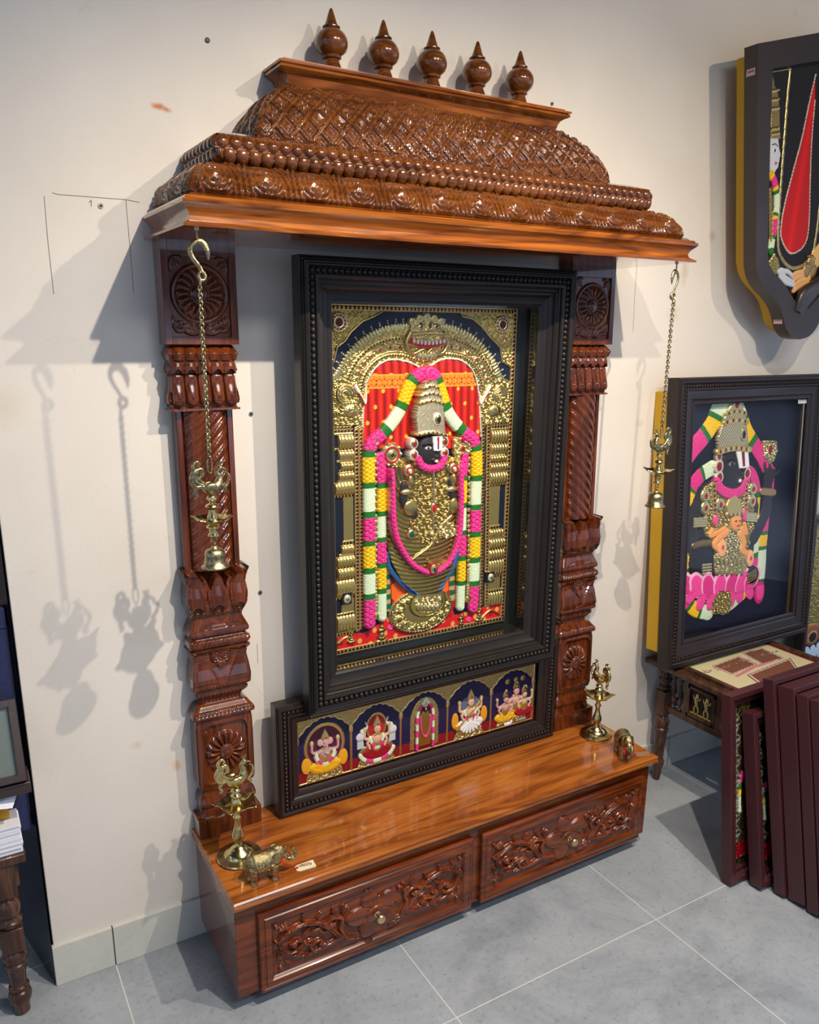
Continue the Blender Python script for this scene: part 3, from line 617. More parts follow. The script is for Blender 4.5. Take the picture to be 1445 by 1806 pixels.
def leafband(s, t, D, side):
    per = .092; q = t/D; c = .931 if side == 'front' else -.10
    k = np.floor((s-c)/per+.5); u = s-c-k*per; sg = np.where(s > c, 1, -1) if side == 'front' else -np.ones_like(s)
    x = u*sg; z = t-D*.50                       # rosette in the middle, plumes sweeping outwards
    r = np.hypot(x*1.0, z*1.15); h = .0045+.0055*np.abs(np.cos((r-.002)/.0085*PI))**.7*np.exp(-(r/.045)**2)
    h = np.where(r < .010, .007+.006*np.sqrt(np.clip(1-(r/.010)**2, 0, 1)), h)
    ar = np.hypot(u, z+.004); loop = .0085*np.abs(np.cos((ar-.010)/.0105*PI))*(ar < .040)
    pl = np.abs(u) > per*.30; ph = (np.abs(u)-per*.5)/.0082+((z+D*.3)/D*1.3)**2*1.6; h = np.where(pl, .004+.006*np.abs(np.sin(ph*PI*.8)), np.maximum(h*(z > -.012), loop*(z <= -.012)+h*.5))
    ed = np.clip(np.minimum(t, D-t)/.004, 0, 1); return h*ed
LEAF = [(.029, -.259, 1.6685), (.030, -.258, 1.674), (.033, -.254, 1.684), (.038, -.247, 1.695), (.045, -.238, 1.705), (.053, -.228, 1.713), (.060, -.220, 1.7185), (.066, -.214, 1.720)]
band('carved_leaf_band', LEAF, leafband, TKR, .0019)
def smooth0(s, t, D, side): return np.zeros_like(s)
ring_loft([(.060, -.222, 1.7185), (.064, -.222, 1.7225), (.072, -.216, 1.7255), (.084, -.206, 1.7275), (.094, -.200, 1.7295), (.101, -.194, 1.733)], TKR, 'cornice_step', canopy, C0, C1)
def scallops(s, t, D, side):
    per = .0235; row = np.where(t/D > .5, 1, 0); tt = np.mod(t, D/2)/(D/2) if np.ndim(t) else (t-(D/2)*(t > D/2))/(D/2)
    off = 0 if t/D > .5 else per/2
    u = (np.mod(s+off, per)-per/2)/(per/2)
    if t/D > .5:   # hanging heart shapes above
        lo = .25+.55*np.abs(u)**1.5; hh = np.where(tt > 1-lo if False else (tt > .12+.35*np.abs(u)**2), .0075*np.sqrt(np.clip(1-u*u, 0, 1))*(.6+.4*math.sin(min(tt, 1)*PI)), -.001); hh = hh-.0025*(np.abs(u) < .12)*(tt > .6)
    else:
        q = np.hypot(u, (tt-.5)*1.5); hh = np.where(q < 1, .008*np.sqrt(np.clip(1-q*q, 0, 1)), -.001)
    return hh
SCAL = [(.100, -.195, 1.733), (.095, -.199, 1.7345), (.090, -.203, 1.741), (.088, -.204, 1.749), (.087, -.205, 1.757), (.088, -.204, 1.765), (.091, -.201, 1.772), (.094, -.198, 1.7755)]
band('scalloped_band', SCAL, scallops, TKR, .0017)
ring_loft([(.092, -.200, 1.775), (.091, -.201, 1.7775), (.097, -.195, 1.7795), (.13, -.185, 1.784), (.183, -.160, 1.789)], TKR, 'dome_ledge', canopy, C0, C1)
def lattice(s, t, D, side):
    p = .046; a = (s+t*.9)/p; b = (s-t*.9)/p; fa = np.abs(np.mod(a, 1)-.5)*2; fb = np.abs(np.mod(b, 1)-.5)*2   # 1 at the ribs
    rib = np.maximum(fa, fb); h = np.where(rib > .80, .0065, 0); h = np.where((rib > .88) & (rib < .93), .0045, h)
    inn = 1-rib; h = np.where((rib < .66) & (rib > .46), .0045, h); h = np.where(rib < .30, .0055*(1-rib/.32), h)
    return h*np.clip(np.minimum(t, D-t)/.003, 0, 1)
DOME = [(.182, -.160, 1.788), (.183, -.158, 1.795), (.188, -.154, 1.812), (.197, -.147, 1.830), (.209, -.138, 1.846), (.224, -.124, 1.864), (.242, -.107, 1.881), (.260, -.091, 1.894), (.276, -.078, 1.902), (.286, -.070, 1.905)]
band('diamond_lattice_dome', DOME, lattice, TKR, .0017)
ring_loft([(.286, -.068, 1.903), (.284, -.070, 1.9085), (.281, -.073, 1.912), (.280, -.0745, 1.918), (.276, -.078, 1.9255), (.270, -.084, 1.930), (.263, -.0895, 1.9325), (.259, -.0925, 1.9345), (.258, -.0935, 1.938), (.262, -.0905, 1.940), (.257, -.0945, 1.9415), (.256, -.0955, 1.9455), (.262, -.089, 1.9475), (.268, -.083, 1.9478), (.268, -.083, 1.9515), (.275, -.078, 1.952)], TKC, 'top_cornice', canopy, C0, C1, angle=28)
for i in range(5):
    m = MB(); m.lathe([(.021, 1.950), (.0195, 1.958), (.0155, 1.969), (.0145, 1.972), (.019, 1.9735), (.020, 1.976), (.0185, 1.9785), (.022, 1.981), (.029, 1.987), (.0325, 1.995), (.0335, 2.002), (.032, 2.010), (.0275, 2.018), (.020, 2.0245), (.0155, 2.0265), (.016, 2.0275), (.018, 2.0285), (.018, 2.0305), (.0145, 2.032), (.0115, 2.038), (.0075, 2.050), (.004, 2.060), (.0018, 2.0635), (.0003, 2.064)], (.696+i*.1185, -.052, 0), 32)
    m.obj('finial', TKR, canopy)
# ------------------------------------------------------------------ framed pictures
GOLD = (206, 178, 104); GOLDL = (226, 204, 138); GOLDD = (150, 126, 66); NAVY = (22, 28, 44); NAVYB = (26, 30, 74)
PINK = (240, 74, 152); PINKL = (250, 150, 190); PINKD = (206, 36, 116); YEL = (248, 206, 30); GRN = (44, 122, 44); GRNL = (92, 164, 70); WHT = (226, 238, 206); REDC = (206, 34, 28); RUBY = (110, 18, 22); SKIN = (46, 44, 46); BLU = (40, 104, 176)
def emboss(R, pitch=.017, ringp=.0055, seed=3):
    """curling scroll pattern for gold foil, -1..1"""
    rg = np.random.RandomState(seed); X, Y = R.X, R.Y; best = np.full(X.shape, 9.); ang = np.zeros(X.shape)
    xs = np.arange(X.min()-pitch, X.max()+2*pitch, pitch); ys = np.arange(Y.min()-pitch, Y.max()+2*pitch, pitch*.87)
    for j, y in enumerate(ys):
        for x in xs+(j % 2)*pitch/2:
            sx, sy = x+rg.uniform(-.28, .28)*pitch, y+rg.uniform(-.28, .28)*pitch; w = R.win(sx-pitch*1.3, sx+pitch*1.3, sy-pitch*1.3, sy+pitch*1.3)
            if w is None: continue
            dx, dy = X[w]-sx, Y[w]-sy; d = np.hypot(dx, dy); b = d < best[w]; best[w] = np.where(b, d, best[w]); ang[w] = np.where(b, np.arctan2(dy, dx)*rg.choice([-1, 1]), ang[w])
    return np.cos((best/ringp+ang/(2*PI))*2*PI)
def foil(R, pts, h=.003, amp=.0016, col=GOLD, **k):
    R.poly(pts, h=h, col=col, met=1, **k); P = np.asarray(pts); w = R.win(P[:, 0].min(), P[:, 0].max(), P[:, 1].min(), P[:, 1].max())
    R.poly(pts, fn=lambda x, y: (h+amp*R.emb[w], None), met=1)
def gems(R, pts, w, pitch=.009, h=.004, cols=(RUBY,), base=GOLD):
    def fn(L, T, tot):
        k = np.floor(L/pitch).astype(int); g = (np.abs(np.mod(L, pitch)/pitch-.5) < .30) & (np.abs(T) < .55)
        c = np.empty(L.shape+(3,)); c[:] = lin(base); 
        for i, cc in enumerate(cols): c[g & (k % len(cols) == i)] = lin(cc)
        return np.where(g, .0012, .0006*np.cos(T*6)), c
    R.stroke(pts, w, w, h, .0006, met=.85, fn=fn, mode='set')
def pearls(R, pts, r, h=.005, col=(236, 230, 214), pitch=None):
    P = np.asarray(pts, float); seg = np.linalg.norm(np.diff(P, axis=0), axis=1); cum = np.concatenate([[0], np.cumsum(seg)]); n = max(2, int(cum[-1]/(pitch or 2.1*r)))
    for l in np.linspace(0, cum[-1], n): R.ellipse(np.interp(l, cum, P[:, 0]), np.interp(l, cum, P[:, 1]), r, r, h, r*.9, col, .15)
FL = {'p': (PINK, PINKD, .0135), 'y': (YEL, (214, 150, 10), .0105), 'w': (WHT, (178, 204, 150), .0045), 'g': (GRN, (20, 74, 26), .0040), 'o': (240, 130, 20)}
def garland(R, pts, w, segs, h=.006, dome=.009, w1=None, sc=1.0):
    tw = sum(a for a, b in segs)
    def fn(L, T, tot):
        c = np.empty(L.shape+(3,)); hh = np.zeros(L.shape); a = 0; y = T*w
        for n, kind in segs:
            b = a+n/tw*tot; mk = (L >= a-1e-9) & (L <= b+1e-9); A, B, p = FL[kind]; p = p*sc
            if kind in 'py':
                d = hexdots(L-a-p/2, y, p); ringw = np.cos(np.arccos(np.clip(d, 0, 1))*(5 if kind == 'p' else 4))
                f = (d > .25) & (ringw > -.35 if kind == 'p' else d < .93); hv = .0035*d*sc
            else:
                d = .5+.5*np.sin(L*2*PI/p+np.sin(y*2*PI/(p*1.3))*1.7)*np.cos(y*2*PI/(p*1.7)+L*300); f = d > .38; hv = .0018*d*sc
            cc = np.where(f[..., None], lin(A), lin(B)); c[mk] = cc[mk]; hh[mk] = hv[mk]; a = b
        return hh, c
    R.stroke(pts, w, w1 or w, h, dome, met=0, fn=fn, mode='set')
def frame_loft(name, parent, x0, x1, z0, z1, prof, mat, angle=25):
    m = MB(); V = []; F = []
    for i, y in prof: V += [(x0+i, y, z0+i), (x1-i, y, z0+i), (x1-i, y, z1-i), (x0+i, y, z1-i)]
    for i in range(len(prof)-1):
        for j in range(4): a = i*4+j; b = i*4+(j+1) % 4; F.append((a, b, b+4, a+4))
    n = (len(prof)-1)*4
    for j in range(4): F.append((n+j, n+(j+1) % 4, (j+1) % 4, j))
    m.add(V, F); return m.obj(name, mat, parent, angle=angle)
def beads(name, parent, x0, x1, z0, z1, inset, y, pitch, r, mat, sides='lrtb', seg=10, long=1.0):
    m = MB(); a, b, c, d = x0+inset, x1-inset, z0+inset, z1-inset
    nx = int(round((b-a)/pitch)); nz = int(round((d-c)/pitch))
    for i in range(nx+1):
        x = a+(b-a)*i/nx
        if 'b' in sides: m.ell((x, y, c), (r*long, r, r), seg, 7)
        if 't' in sides: m.ell((x, y, d), (r*long, r, r), seg, 7)
    for i in range(1, nz):
        z = c+(d-c)*i/nz
        if 'l' in sides: m.ell((a, y, z), (r, r, r*long), seg, 7)
        if 'r' in sides: m.ell((b, y, z), (r, r, r*long), seg, 7)
    return m.obj(name, mat, parent, angle=80)
def pane(name, parent, x0, x1, z0, z1, y, mat):
    m = MB(); m.box(x0, x1, y-.001, y+.001, z0, z1); return m.obj(name, mat, parent, smooth=False)
def relief_obj(R, name, y, parent, layers, mat=None, k=1.0, foot=1):
    """split the raster into its layers: each layer a mesh of its own"""
    P = np.stack([R.X, y-R.h*k, R.Y], -1); out = {}
    fid = np.maximum.reduce([R.id[:-1, :-1], R.id[1:, :-1], R.id[:-1, 1:], R.id[1:, 1:]])
    for i in [int(q) for q in np.unique(fid)]:
        nm = layers[i % 100]; kp = fid == i
        if kp.any():
            par = parent if i == 0 else parent
            out[i] = gridmesh(nm, P, mat or PAINT, par, R.c, R.m, kp, angle=180)
    return out
# ---- main picture ------------------------------------------------------------
MX0, MX1, MZ0, MZ1 = .586, 1.3215, .571, 1.593
pic = thing('framed_relief_picture', 'large black-framed glazed gold relief of a standing crowned deity, inside the shrine', 'framed picture', (.958, -.08, MZ0))
PROF = [(.0, -.079), (0, -0.1140), (.002, -0.1180), (.004, -0.1160), (.006, -0.1200), (.009, -0.1180), (.011, -0.1225), (.014, -0.1210), (.016, -0.1230), (.019, -0.1225), (.021, -0.1180), (.0215, -0.1140), (.0345, -0.1140), (.035, -0.1190), (.037, -0.1215), (.042, -0.1215), (.044, -0.1180), (.0445, -0.1110), (.047, -0.1080), (.052, -0.1090), (.054, -0.1060), (.055, -0.1000), (.060, -0.1000), (.063, -0.0960), (.066, -0.0900), (.074, -0.0870), (.080, -0.0870), (.084, -0.0840), (.087, -0.0830), (.087, -0.0790)]
frame_loft('frame', pic, MX0, MX1, MZ0, MZ1, PROF, EBONY)
beads('bead_moulding', pic, MX0, MX1, MZ0, MZ1, .028, -.1155, .0132, .0064, EBONY)
m = MB(); V = []; F = []; i = .087
for y in (-.0795, -.018): V += [(MX0+i, y, MZ0+i), (MX1-i, y, MZ0+i), (MX1-i, y, MZ1-i), (MX0+i, y, MZ1-i)]
m.add(V, [(j, (j+1) % 4, 4+(j+1) % 4, 4+j) for j in range(4)]+[(4, 5, 6, 7)])
LINING = plain('dark_green_gloss_lining', (34, 34, 28), .06, 0, .8); m.obj('box_lining', LINING, pic, smooth=False)
pane('glass_pane', pic, MX0+.086, MX1-.086, MZ0+.086, MZ1-.086, -.0815, GLASS)
YP = -.030
def qa(a, b): p = un(a/2.726+500, b/2.726+440, 1, YP); return (p[0], p[2])
def qb(a, b): p = un(a/2.726+500, b/2.726+800, 1, YP); return (p[0], p[2])
def QA(l): return [qa(*p) for p in l]
def QB(l): return [qb(*p) for p in l]
PX0, PX1, PZ0, PZ1 = .688, 1.213, .672, 1.502
R = Relief.make(PX0, PX1, PZ0, PZ1, .00125, base=NAVY); R.emb = emboss(R)
LAY = {0: 'painted_backdrop', 1: 'curtain', 2: 'arch', 3: 'corner_ornament', 4: 'gilded_pillar', 5: 'carpet', 6: 'pedestal', 7: 'deity_figure', 8: 'garland', 9: 'border_strip', 10: 'brass_lamp_relief'}
# curtain with folds and a woven gold band
R.cur = 1
CUR = [(385, 960), (385, 880), (392, 760), (405, 660), (432, 590), (475, 552), (530, 532), (600, 542), (655, 566), (680, 578), (715, 560), (765, 530), (820, 528), (875, 545), (915, 590), (935, 650), (946, 740), (950, 960)]
def curtain(x, y):
    f = np.mod(x*46+np.sin(y*9)*.25, 1); h = .0015+.004*np.sin(f*PI)
    c = np.empty(x.shape+(3,)); c[:] = lin((196, 34, 26)); c[f < .28] = lin((150, 22, 20)); c[(f > .5) & (f < .75)] = lin((214, 52, 36))
    zb = qa(680, 600)[1]; zl = qa(680, 660)[1]; band = (y < zb) & (y > zl); fl = hexdots(x, y-zl, .014); c[band & (fl > .3)] = lin((218, 138, 40)); c[(np.abs(y-zb) < .0016) | (np.abs(y-zl) < .0016)] = lin((224, 160, 60))
    d = hexdots(x+.01, y, .042); c[~band & (d > .972)] = lin((226, 180, 60)); return h, c
R.poly(QA(CUR), fn=curtain, met=0)
# arch: leafy outer rim, gem rows, pearl row
R.cur = 2
OUT = crs(QA([(250, 640), (285, 585), (330, 510), (390, 450), (460, 408), (530, 385), (600, 380), (680, 372), (760, 378), (830, 392), (900, 425), (960, 475), (1010, 545), (1040, 610), (1060, 660)]), 10)
INN = crs(QA([(385, 900), (388, 780), (404, 650), (435, 585), (475, 548), (530, 530), (600, 540), (655, 564), (678, 577), (712, 560), (765, 530), (820, 526), (875, 542), (918, 588), (940, 660), (948, 760), (955, 900)]), 8)
foil(R, list(OUT)+list(INN[::-1]), .004, .0015)
for i in range(0, len(OUT)-1, 2):
    p = OUT[i]; d = OUT[min(i+1, len(OUT)-1)]-p; a = math.atan2(d[1], d[0])+PI/2; R.leaf(p[0]-math.cos(a)*.004, p[1]-math.sin(a)*.004, a, .017, .0042, .003, .003, .1, col=GOLDL, met=1)
for i in range(3, len(OUT)-1, 5):
    p = OUT[i]; d = OUT[i+1]-p; a = math.atan2(d[1], d[0])+PI/2
    for r_ in (.016, .021): R.ellipse(p[0]+math.cos(a)*r_, p[1]+math.sin(a)*r_, .0016, .0016, .001, .0015, (228, 226, 214), 0)
def mid(t, i0=0): n = 60; A = OUT[np.linspace(0, len(OUT)-1, n).astype(int)]; B = INN[np.linspace(8, len(INN)-9, n).astype(int)]; return A*(1-t)+B*t
gems(R, mid(.28), .0038, .0085, .005, ((30, 74, 52), RUBY)); gems(R, mid(.82), .0034, .0075, .005, (RUBY, (60, 16, 18)))
M5 = mid(.55)
for i in range(3, 60, 3): R.ellipse(M5[i][0], M5[i][1], .0062, .0062, .005, .003, GOLDL, 1); R.ellipse(M5[i][0], M5[i][1], .0034, .0034, .007, .002, (150, 20, 26), .1)
R.stroke(mid(.42), .0012, .0012, .006, .002, col=GOLDL, met=1); R.stroke(mid(.7), .0012, .0012, .006, .002, col=GOLDL, met=1)
pearls(R, INN, .0019, .006)
# the guardian face crowning the arch
c = qa(690, 395)
R.ellipse(c[0], c[1], .046, .034, .010, .007, GOLD, 1, power=3); w = R.win(c[0]-.05, c[0]+.05, c[1]-.036, c[1]+.05)
R.h[w] += .0014*R.emb[w]*(R.h[w] > .0095)
for a, b in ((620, 345), (760, 345), (655, 330), (725, 330), (690, 322)): p = qa(a, b); R.ellipse(p[0], p[1], .010, .010, .010, .006, GOLDL, 1); R.ellipse(p[0], p[1], .005, .005, .012, .004, GOLD, 1)
for a in (655, 728): p = qa(a, 372); R.ellipse(p[0], p[1], .010, .0075, .016, .005, GOLDL, 1); R.ellipse(p[0], p[1], .0035, .0035, .020, .003, (40, 60, 40), 0)
p = qa(700, 365); R.ellipse(p[0], p[1], .004, .006, .018, .005, (30, 90, 60), 0)
R.stroke(crs(QA([(618, 408), (650, 405), (690, 402), (735, 402), (768, 404)]), 5), .0035, .0035, .018, .003, col=GOLDL, met=1)
R.stroke(crs(QA([(615, 440), (650, 452), (690, 458), (735, 452), (772, 436)]), 5), .007, .007, .015, .003, col=(190, 30, 30), met=0)
for i in range(9): p = qa(622+i*18, 440+9*math.sin(i/8*PI)); R.ellipse(p[0], p[1], .0036, .0055, .019, .003, (236, 232, 220), .05)
for sgn in (-1, 1):
    R.stroke(crs(QA([(690+sgn*80, 400), (690+sgn*100, 450), (690+sgn*70, 500), (690+sgn*20, 480), (690, 500)]), 7), .006, .003, .010, .006, col=GOLD, met=1)
for i in range(5): p = qa(650+i*20, 480+12*math.sin(i/4*PI)); R.leaf(p[0], p[1], -PI/2, .022, .006, .010, .005, 0, col=GOLDL, met=1)
# makara and bird at the arch ends
for sgn, cx in ((1, 318), (-1, 1022)):
    o = [(-72, -100), (-40, -118), (0, -100), (30, -60), (60, -20), (66, 60), (60, 110), (-72, 115), (-74, 0)]
    foil(R, QA([(cx+sgn*a, 735+b) for a, b in o]), .006, .002)
    for rr, t in ((.024, 0), (.017, 0), (.010, 0)): p = qa(cx-sgn*20, 700); R.spiral(p[0], p[1], rr, rr*.75, 0, .8, .003, .002, .008, .004, col=GOLDL, met=1)
    p = qa(cx+sgn*8, 775); R.ellipse(p[0], p[1], .019, .014, .009, .008, GOLDL, 1)
    for i in range(7): a = -.4+i*.33; R.leaf(p[0], p[1]-.004, PI/2+sgn*(a+.2), .030, .0045, .008, .004, -.5*sgn, col=GOLD, met=1)
    R.stroke(crs(QA([(cx+sgn*30, 660), (cx+sgn*52, 700), (cx+sgn*74, 740), (cx+sgn*80, 690)]), 6), .005, .002, .010, .005, col=(224, 220, 206), met=.05)
    R.stroke(crs(QA([(cx+sgn*40, 690), (cx+sgn*56, 715), (cx+sgn*70, 745)]), 5), .0018, .0015, .015, .002, col=(170, 30, 36), met=0)
# corner ornaments
R.cur = 3
for sgn, cx, cy, tri in ((1, 268, 350, [(228, 285), (490, 292), (440, 322), (385, 345), (330, 395), (300, 440), (262, 470), (240, 560), (228, 560)]), (-1, 1056, 362, [(855, 297), (1118, 303), (1118, 590), (1095, 560), (1060, 540), (1050, 470), (1000, 420), (960, 370), (920, 335), (870, 322)])):
    R.cur = 3+100*(sgn < 0); foil(R, QA(tri), .003, .0024, GOLD); p = qa(cx, cy)
    R.stroke(QA(tri), .002, .002, .006, .002, col=GOLDL, met=1)
    R.ellipse(*p, .0215, .0215, .007, .004, RUBY, .4); R.ellipse(*p, .0215, .0215, .008, .003, GOLDL, 1, ring=.84); R.ellipse(*p, .0135, .0135, .009, .003, GOLDL, 1, ring=.7); R.ellipse(*p, .0085, .0085, .010, .003, (120, 18, 24), .2); R.ellipse(*p, .004, .005, .013, .003, (34, 60, 46), .1)
    for i in range(12): a = i*PI/6; R.ellipse(p[0]+.0165*math.cos(a), p[1]+.0165*math.sin(a), .0022, .0022, .011, .002, (214, 204, 190), .2)
# pillars of the arch
R.cur = 4
def col_stack(ua, ub, va, vb, q, bulges, strip, sgn):
    p0, p1 = q(ua, va), q(ub, vb); xa, xb = min(p0[0], p1[0]), max(p0[0], p1[0]); z1, z0 = p0[1], p1[1]
    zs = z1; n = len(bulges)
    tot = sum(b[0] for b in bulges)
    for hgt, wd, kind in bulges:
        dz = (z1-z0)*hgt/tot; cx = (xa+xb)/2; hw = (xb-xa)/2
        x0_, x1_ = (xb-2*hw*wd, xb) if sgn > 0 else (xa, xa+2*hw*wd)
        def fn(x, y, zs=zs, dz=dz, kind=kind, x0_=x0_, x1_=x1_):
            t = (zs-y)/dz; f = np.mod((x-x0_)/.0085, 1); c = np.empty(x.shape+(3,)); c[:] = lin(GOLD)
            if kind == 'f': h = .004+.008*np.sin(np.clip(t, 0, 1)*PI)**.6+.0022*np.sin(f*PI)
            elif kind == 'g': h = .005+0*x; g = (np.abs(f-.5) < .28) & (np.abs(t-.5) < .3); c[g] = lin((88, 20, 22)); h = h+.001*g
            elif kind == 's': h = .0035+.001*np.cos(x/.004*2*PI)
            else: h = .008-.003*t; c[:] = lin(GOLDL)
            return h, c
        R.poly([(x0_, zs), (x1_, zs), (x1_, zs-dz), (x0_, zs-dz)], fn=fn, met=.92); zs -= dz
CAPS = [(8, 1.0, 'g'), (12, 1.0, 'g'), (7, 1, 't'), (36, .78, 'f'), (8, .95, 'g'), (28, .78, 'f'), (8, .85, 't'), (20, .68, 'f'), (8, .72, 'g'), (24, .80, 'f'), (7, .82, 't'), (36, 1, 'f'), (9, 1, 'g'), (14, .55, 's'), (120, .52, 's'), (14, .6, 'g'), (26, .7, 'f'), (9, .8, 't'), (30, .95, 'f'), (8, .95, 'g'), (30, .9, 'f'), (8, .92, 'g'), (50, 1, 'f'), (10, 1, 'g'), (44, .7, 's'), (10, .95, 'g'), (52, 1.0, 'f'), (12, 1.0, 'g')]
pa = un(589, 757, 1, YP); pb = un(628, 1108, 1, YP)
def ident(u, v): p = un(u, v, 1, YP); return (p[0], p[2])
col_stack(590, 627, 753, 1118, ident, CAPS, None, 1); R.cur = 104; col_stack(869, 893, 746, 1072, ident, [(a*.9, min(1, b), k) for a, b, k in CAPS], None, -1)
# dark red squares running down the inner strip of each pillar
def vstrip(u0, v0, u1, v1, w, n=1, **k):
    a, b = ident(u0, v0), ident(u1, v1)
    gems(R, [a, ((a[0]+b[0])/2, (a[1]+b[1])/2), b], w, **k)
R.cur = 4; vstrip(631, 757, 633, 1112, .006); vstrip(639, 757, 640, 1108, .005); R.cur = 104; vstrip(864, 746, 860, 1070, .0055); vstrip(855, 742, 851, 1070, .005)
w = None
for (u, v) in ((612, 1056), (865, 1018)):
    R.cur = 4 if u < 700 else 104; p = ident(u, v); R.poly([(p[0]-.013, p[1]-.015), (p[0]+.013, p[1]-.015), (p[0]+.013, p[1]+.015), (p[0]-.013, p[1]+.015)], h=.012, col=(30, 26, 24), met=0); R.ellipse(*p, .009, .011, .013, .004, (206, 202, 190), .3); R.ellipse(*p, .005, .006, .016, .003, GOLD, 1)
# carpet
R.cur = 5
def carpet(x, y):
    c = np.empty(x.shape+(3,)); c[:] = lin((206, 30, 32)); s = np.sin(x*70+y*160)+np.sin(x*180-y*60); c[s > 1.35] = lin((214, 160, 80)); c[s < -1.5] = lin((150, 16, 22)); return 0*x+.002, c
R.poly(QB([(265, 885), (330, 868), (390, 868), (450, 835), (520, 780), (560, 700), (800, 690), (830, 780), (960, 745), (990, 735), (1062, 720), (1062, 830), (268, 985)]), fn=carpet, met=0)
p0 = QB([(515, 600), (830, 570), (838, 720), (800, 800), (540, 800)]); R.poly(p0, h=.001, col=(176, 24, 26), met=0)
R.poly(QB([(525, 640), (560, 600), (640, 670), (560, 735), (525, 700)]), h=.003, col=(226, 98, 30), met=0); R.poly(QB([(745, 660), (800, 600), (800, 660), (770, 690)]), h=.003, col=(226, 98, 30), met=0)
for u in (505, 815):
    a, b = qb(u, 500 if u > 600 else 560), qb(u+2, 700 if u > 600 else 750)
    def bl(L, T, tot):
        c = np.empty(L.shape+(3,)); c[:] = lin((28, 110, 84)); k = np.mod(L, .026) < .012; c[k] = lin(GOLD); return None, c
    R.stroke([a, b], .0085, .0085, .003, .004, fn=bl, met=.4, mode='set')
# relief of small brass lamps on the carpet
R.cur = -90
for (u, v, s) in ((476, 905, 1.2), (858, 832, .95), (330, 905, .7), (945, 800, .9)):
    p = qb(u, v); R.cur += 100
    for i, (dz, rx, rz) in enumerate([(-.000, .016, .006), (.008, .009, .006), (.016, .006, .007), (.025, .010, .005), (.033, .004, .005)]): R.ellipse(p[0], p[1]+dz*s, rx*s, rz*s, .006, .006, GOLDD if i % 2 else GOLD, 1)
R.cur = 5
for (a, b) in (((268, 915), (350, 905)), ((960, 790), (1040, 772))): R.stroke(crs([qb(*a), qb((a[0]+b[0])/2, (a[1]+b[1])/2-25), qb(*b)], 6), .003, .002, .005, .003, col=GOLD, met=1)
for u, v in ((520, 838), (897, 800)): p = qb(u, v); [R.ellipse(p[0]+.005*math.cos(i*1.05), p[1]+.005*math.sin(i*1.05), .004, .003, .003, .003, PINK, 0) for i in range(6)]
# pedestal
R.cur = 6
p = qb(664, 752); R.ellipse(p[0], p[1], .094, .060, .006, .006, GOLD, 1); w = R.win(p[0]-.094, p[0]+.094, p[1]-.06, p[1]+.06)
R.ellipse(p[0], p[1], .094, .060, .010, .003, GOLDL, 1, ring=.93); 
def plates(x, y):
    d = np.hypot((x-p[0])/.094, (y-p[1])/.060); return None
d = np.hypot((R.X-p[0])/.094, (R.Y-p[1])/.060); a = np.arctan2((R.Y-p[1])/.06, (R.X-p[0])/.094)
mk = (d < .93) & (d > .56); R.h = np.where(mk, .011+.006*np.abs(np.cos(a*6.5))*np.sin((d-.56)/.37*PI)+.002*R.emb, R.h)
mk = (d < .985) & (d > .94) & (np.abs(np.mod(a*30/PI, 1)-.5) < .25); R.c[mk] = lin((84, 18, 20))
p2 = qb(690, 712); R.ellipse(*p2, .056, .040, .012, .006, (214, 186, 92), 1); R.ellipse(*p2, .056, .040, .015, .003, GOLDD, 1, ring=.90)
foil(R, QB([(625, 660), (760, 655), (748, 745), (728, 762), (650, 765), (630, 740)]), .018, .003, GOLDL)
for i in range(6): q_ = qb(640+i*19, 735); R.ellipse(q_[0], q_[1], .006, .010, .020, .005, GOLDL, 1)
# the figure
R.cur = 7
foil(R, QA([(505, 1060), (560, 1010), (620, 990), (760, 985), (830, 1000), (850, 1060), (850, 1150), (520, 1150)]), .010, .003, GOLD)
DR = QB([(512, 60), (838, 40), (842, 400), (830, 470), (800, 560), (765, 620), (745, 665), (625, 672), (560, 610), (515, 520), (490, 400), (500, 200)])
def drape(x, y):
    cx = qb(680, 300)[0]; t = np.clip(np.abs(x-cx)/.10, 0, 1); f = np.sin(np.hypot(x-cx, y-qb(680, 60)[1])/.0052*2*PI/2); c = np.empty(x.shape+(3,)); c[:] = lin((150, 130, 74)); c[f > .55] = lin((186, 162, 92)); return .010+.020*np.sqrt(1-t*t*.98)+.0012*f, c
R.poly(DR, fn=drape, met=1)
CH = QB([(615, -10), (760, -10), (772, 150), (790, 290), (750, 400), (700, 440), (640, 420), (590, 330), (620, 160)])
def chest(x, y):
    w = R.win(min(a for a, b in CH), max(a for a, b in CH), min(b for a, b in CH), max(b for a, b in CH)); e = R.emb[w]; c = np.empty(x.shape+(3,)); c[:] = lin(GOLD); c[e > .82] = lin((40, 84, 60)); c[e < -.9] = lin((140, 24, 28)); return .032+.003*e, c
R.poly(CH, fn=chest, met=.9)
R.stroke(QB([(702, 60), (700, 430)]), .003, .002, .036, .003, col=GOLDL, met=1)
R.stroke(crs(QB([(790, 290), (740, 340), (690, 430), (600, 500)]), 6), .0022, .0022, .034, .003, col=GOLDL, met=1)
# blue hem of the drape
for P_ in ([(490, 480), (505, 545), (560, 620), (625, 668)], [(834, 470), (815, 540), (780, 595), (742, 640)]):
    R.stroke(crs(QB(P_), 8), .006, .005, .016, .005, col=BLU, met=0); R.stroke(crs(QB(P_), 8), .0012, .0012, .020, .001, col=(60, 56, 60), met=0, mode='set')
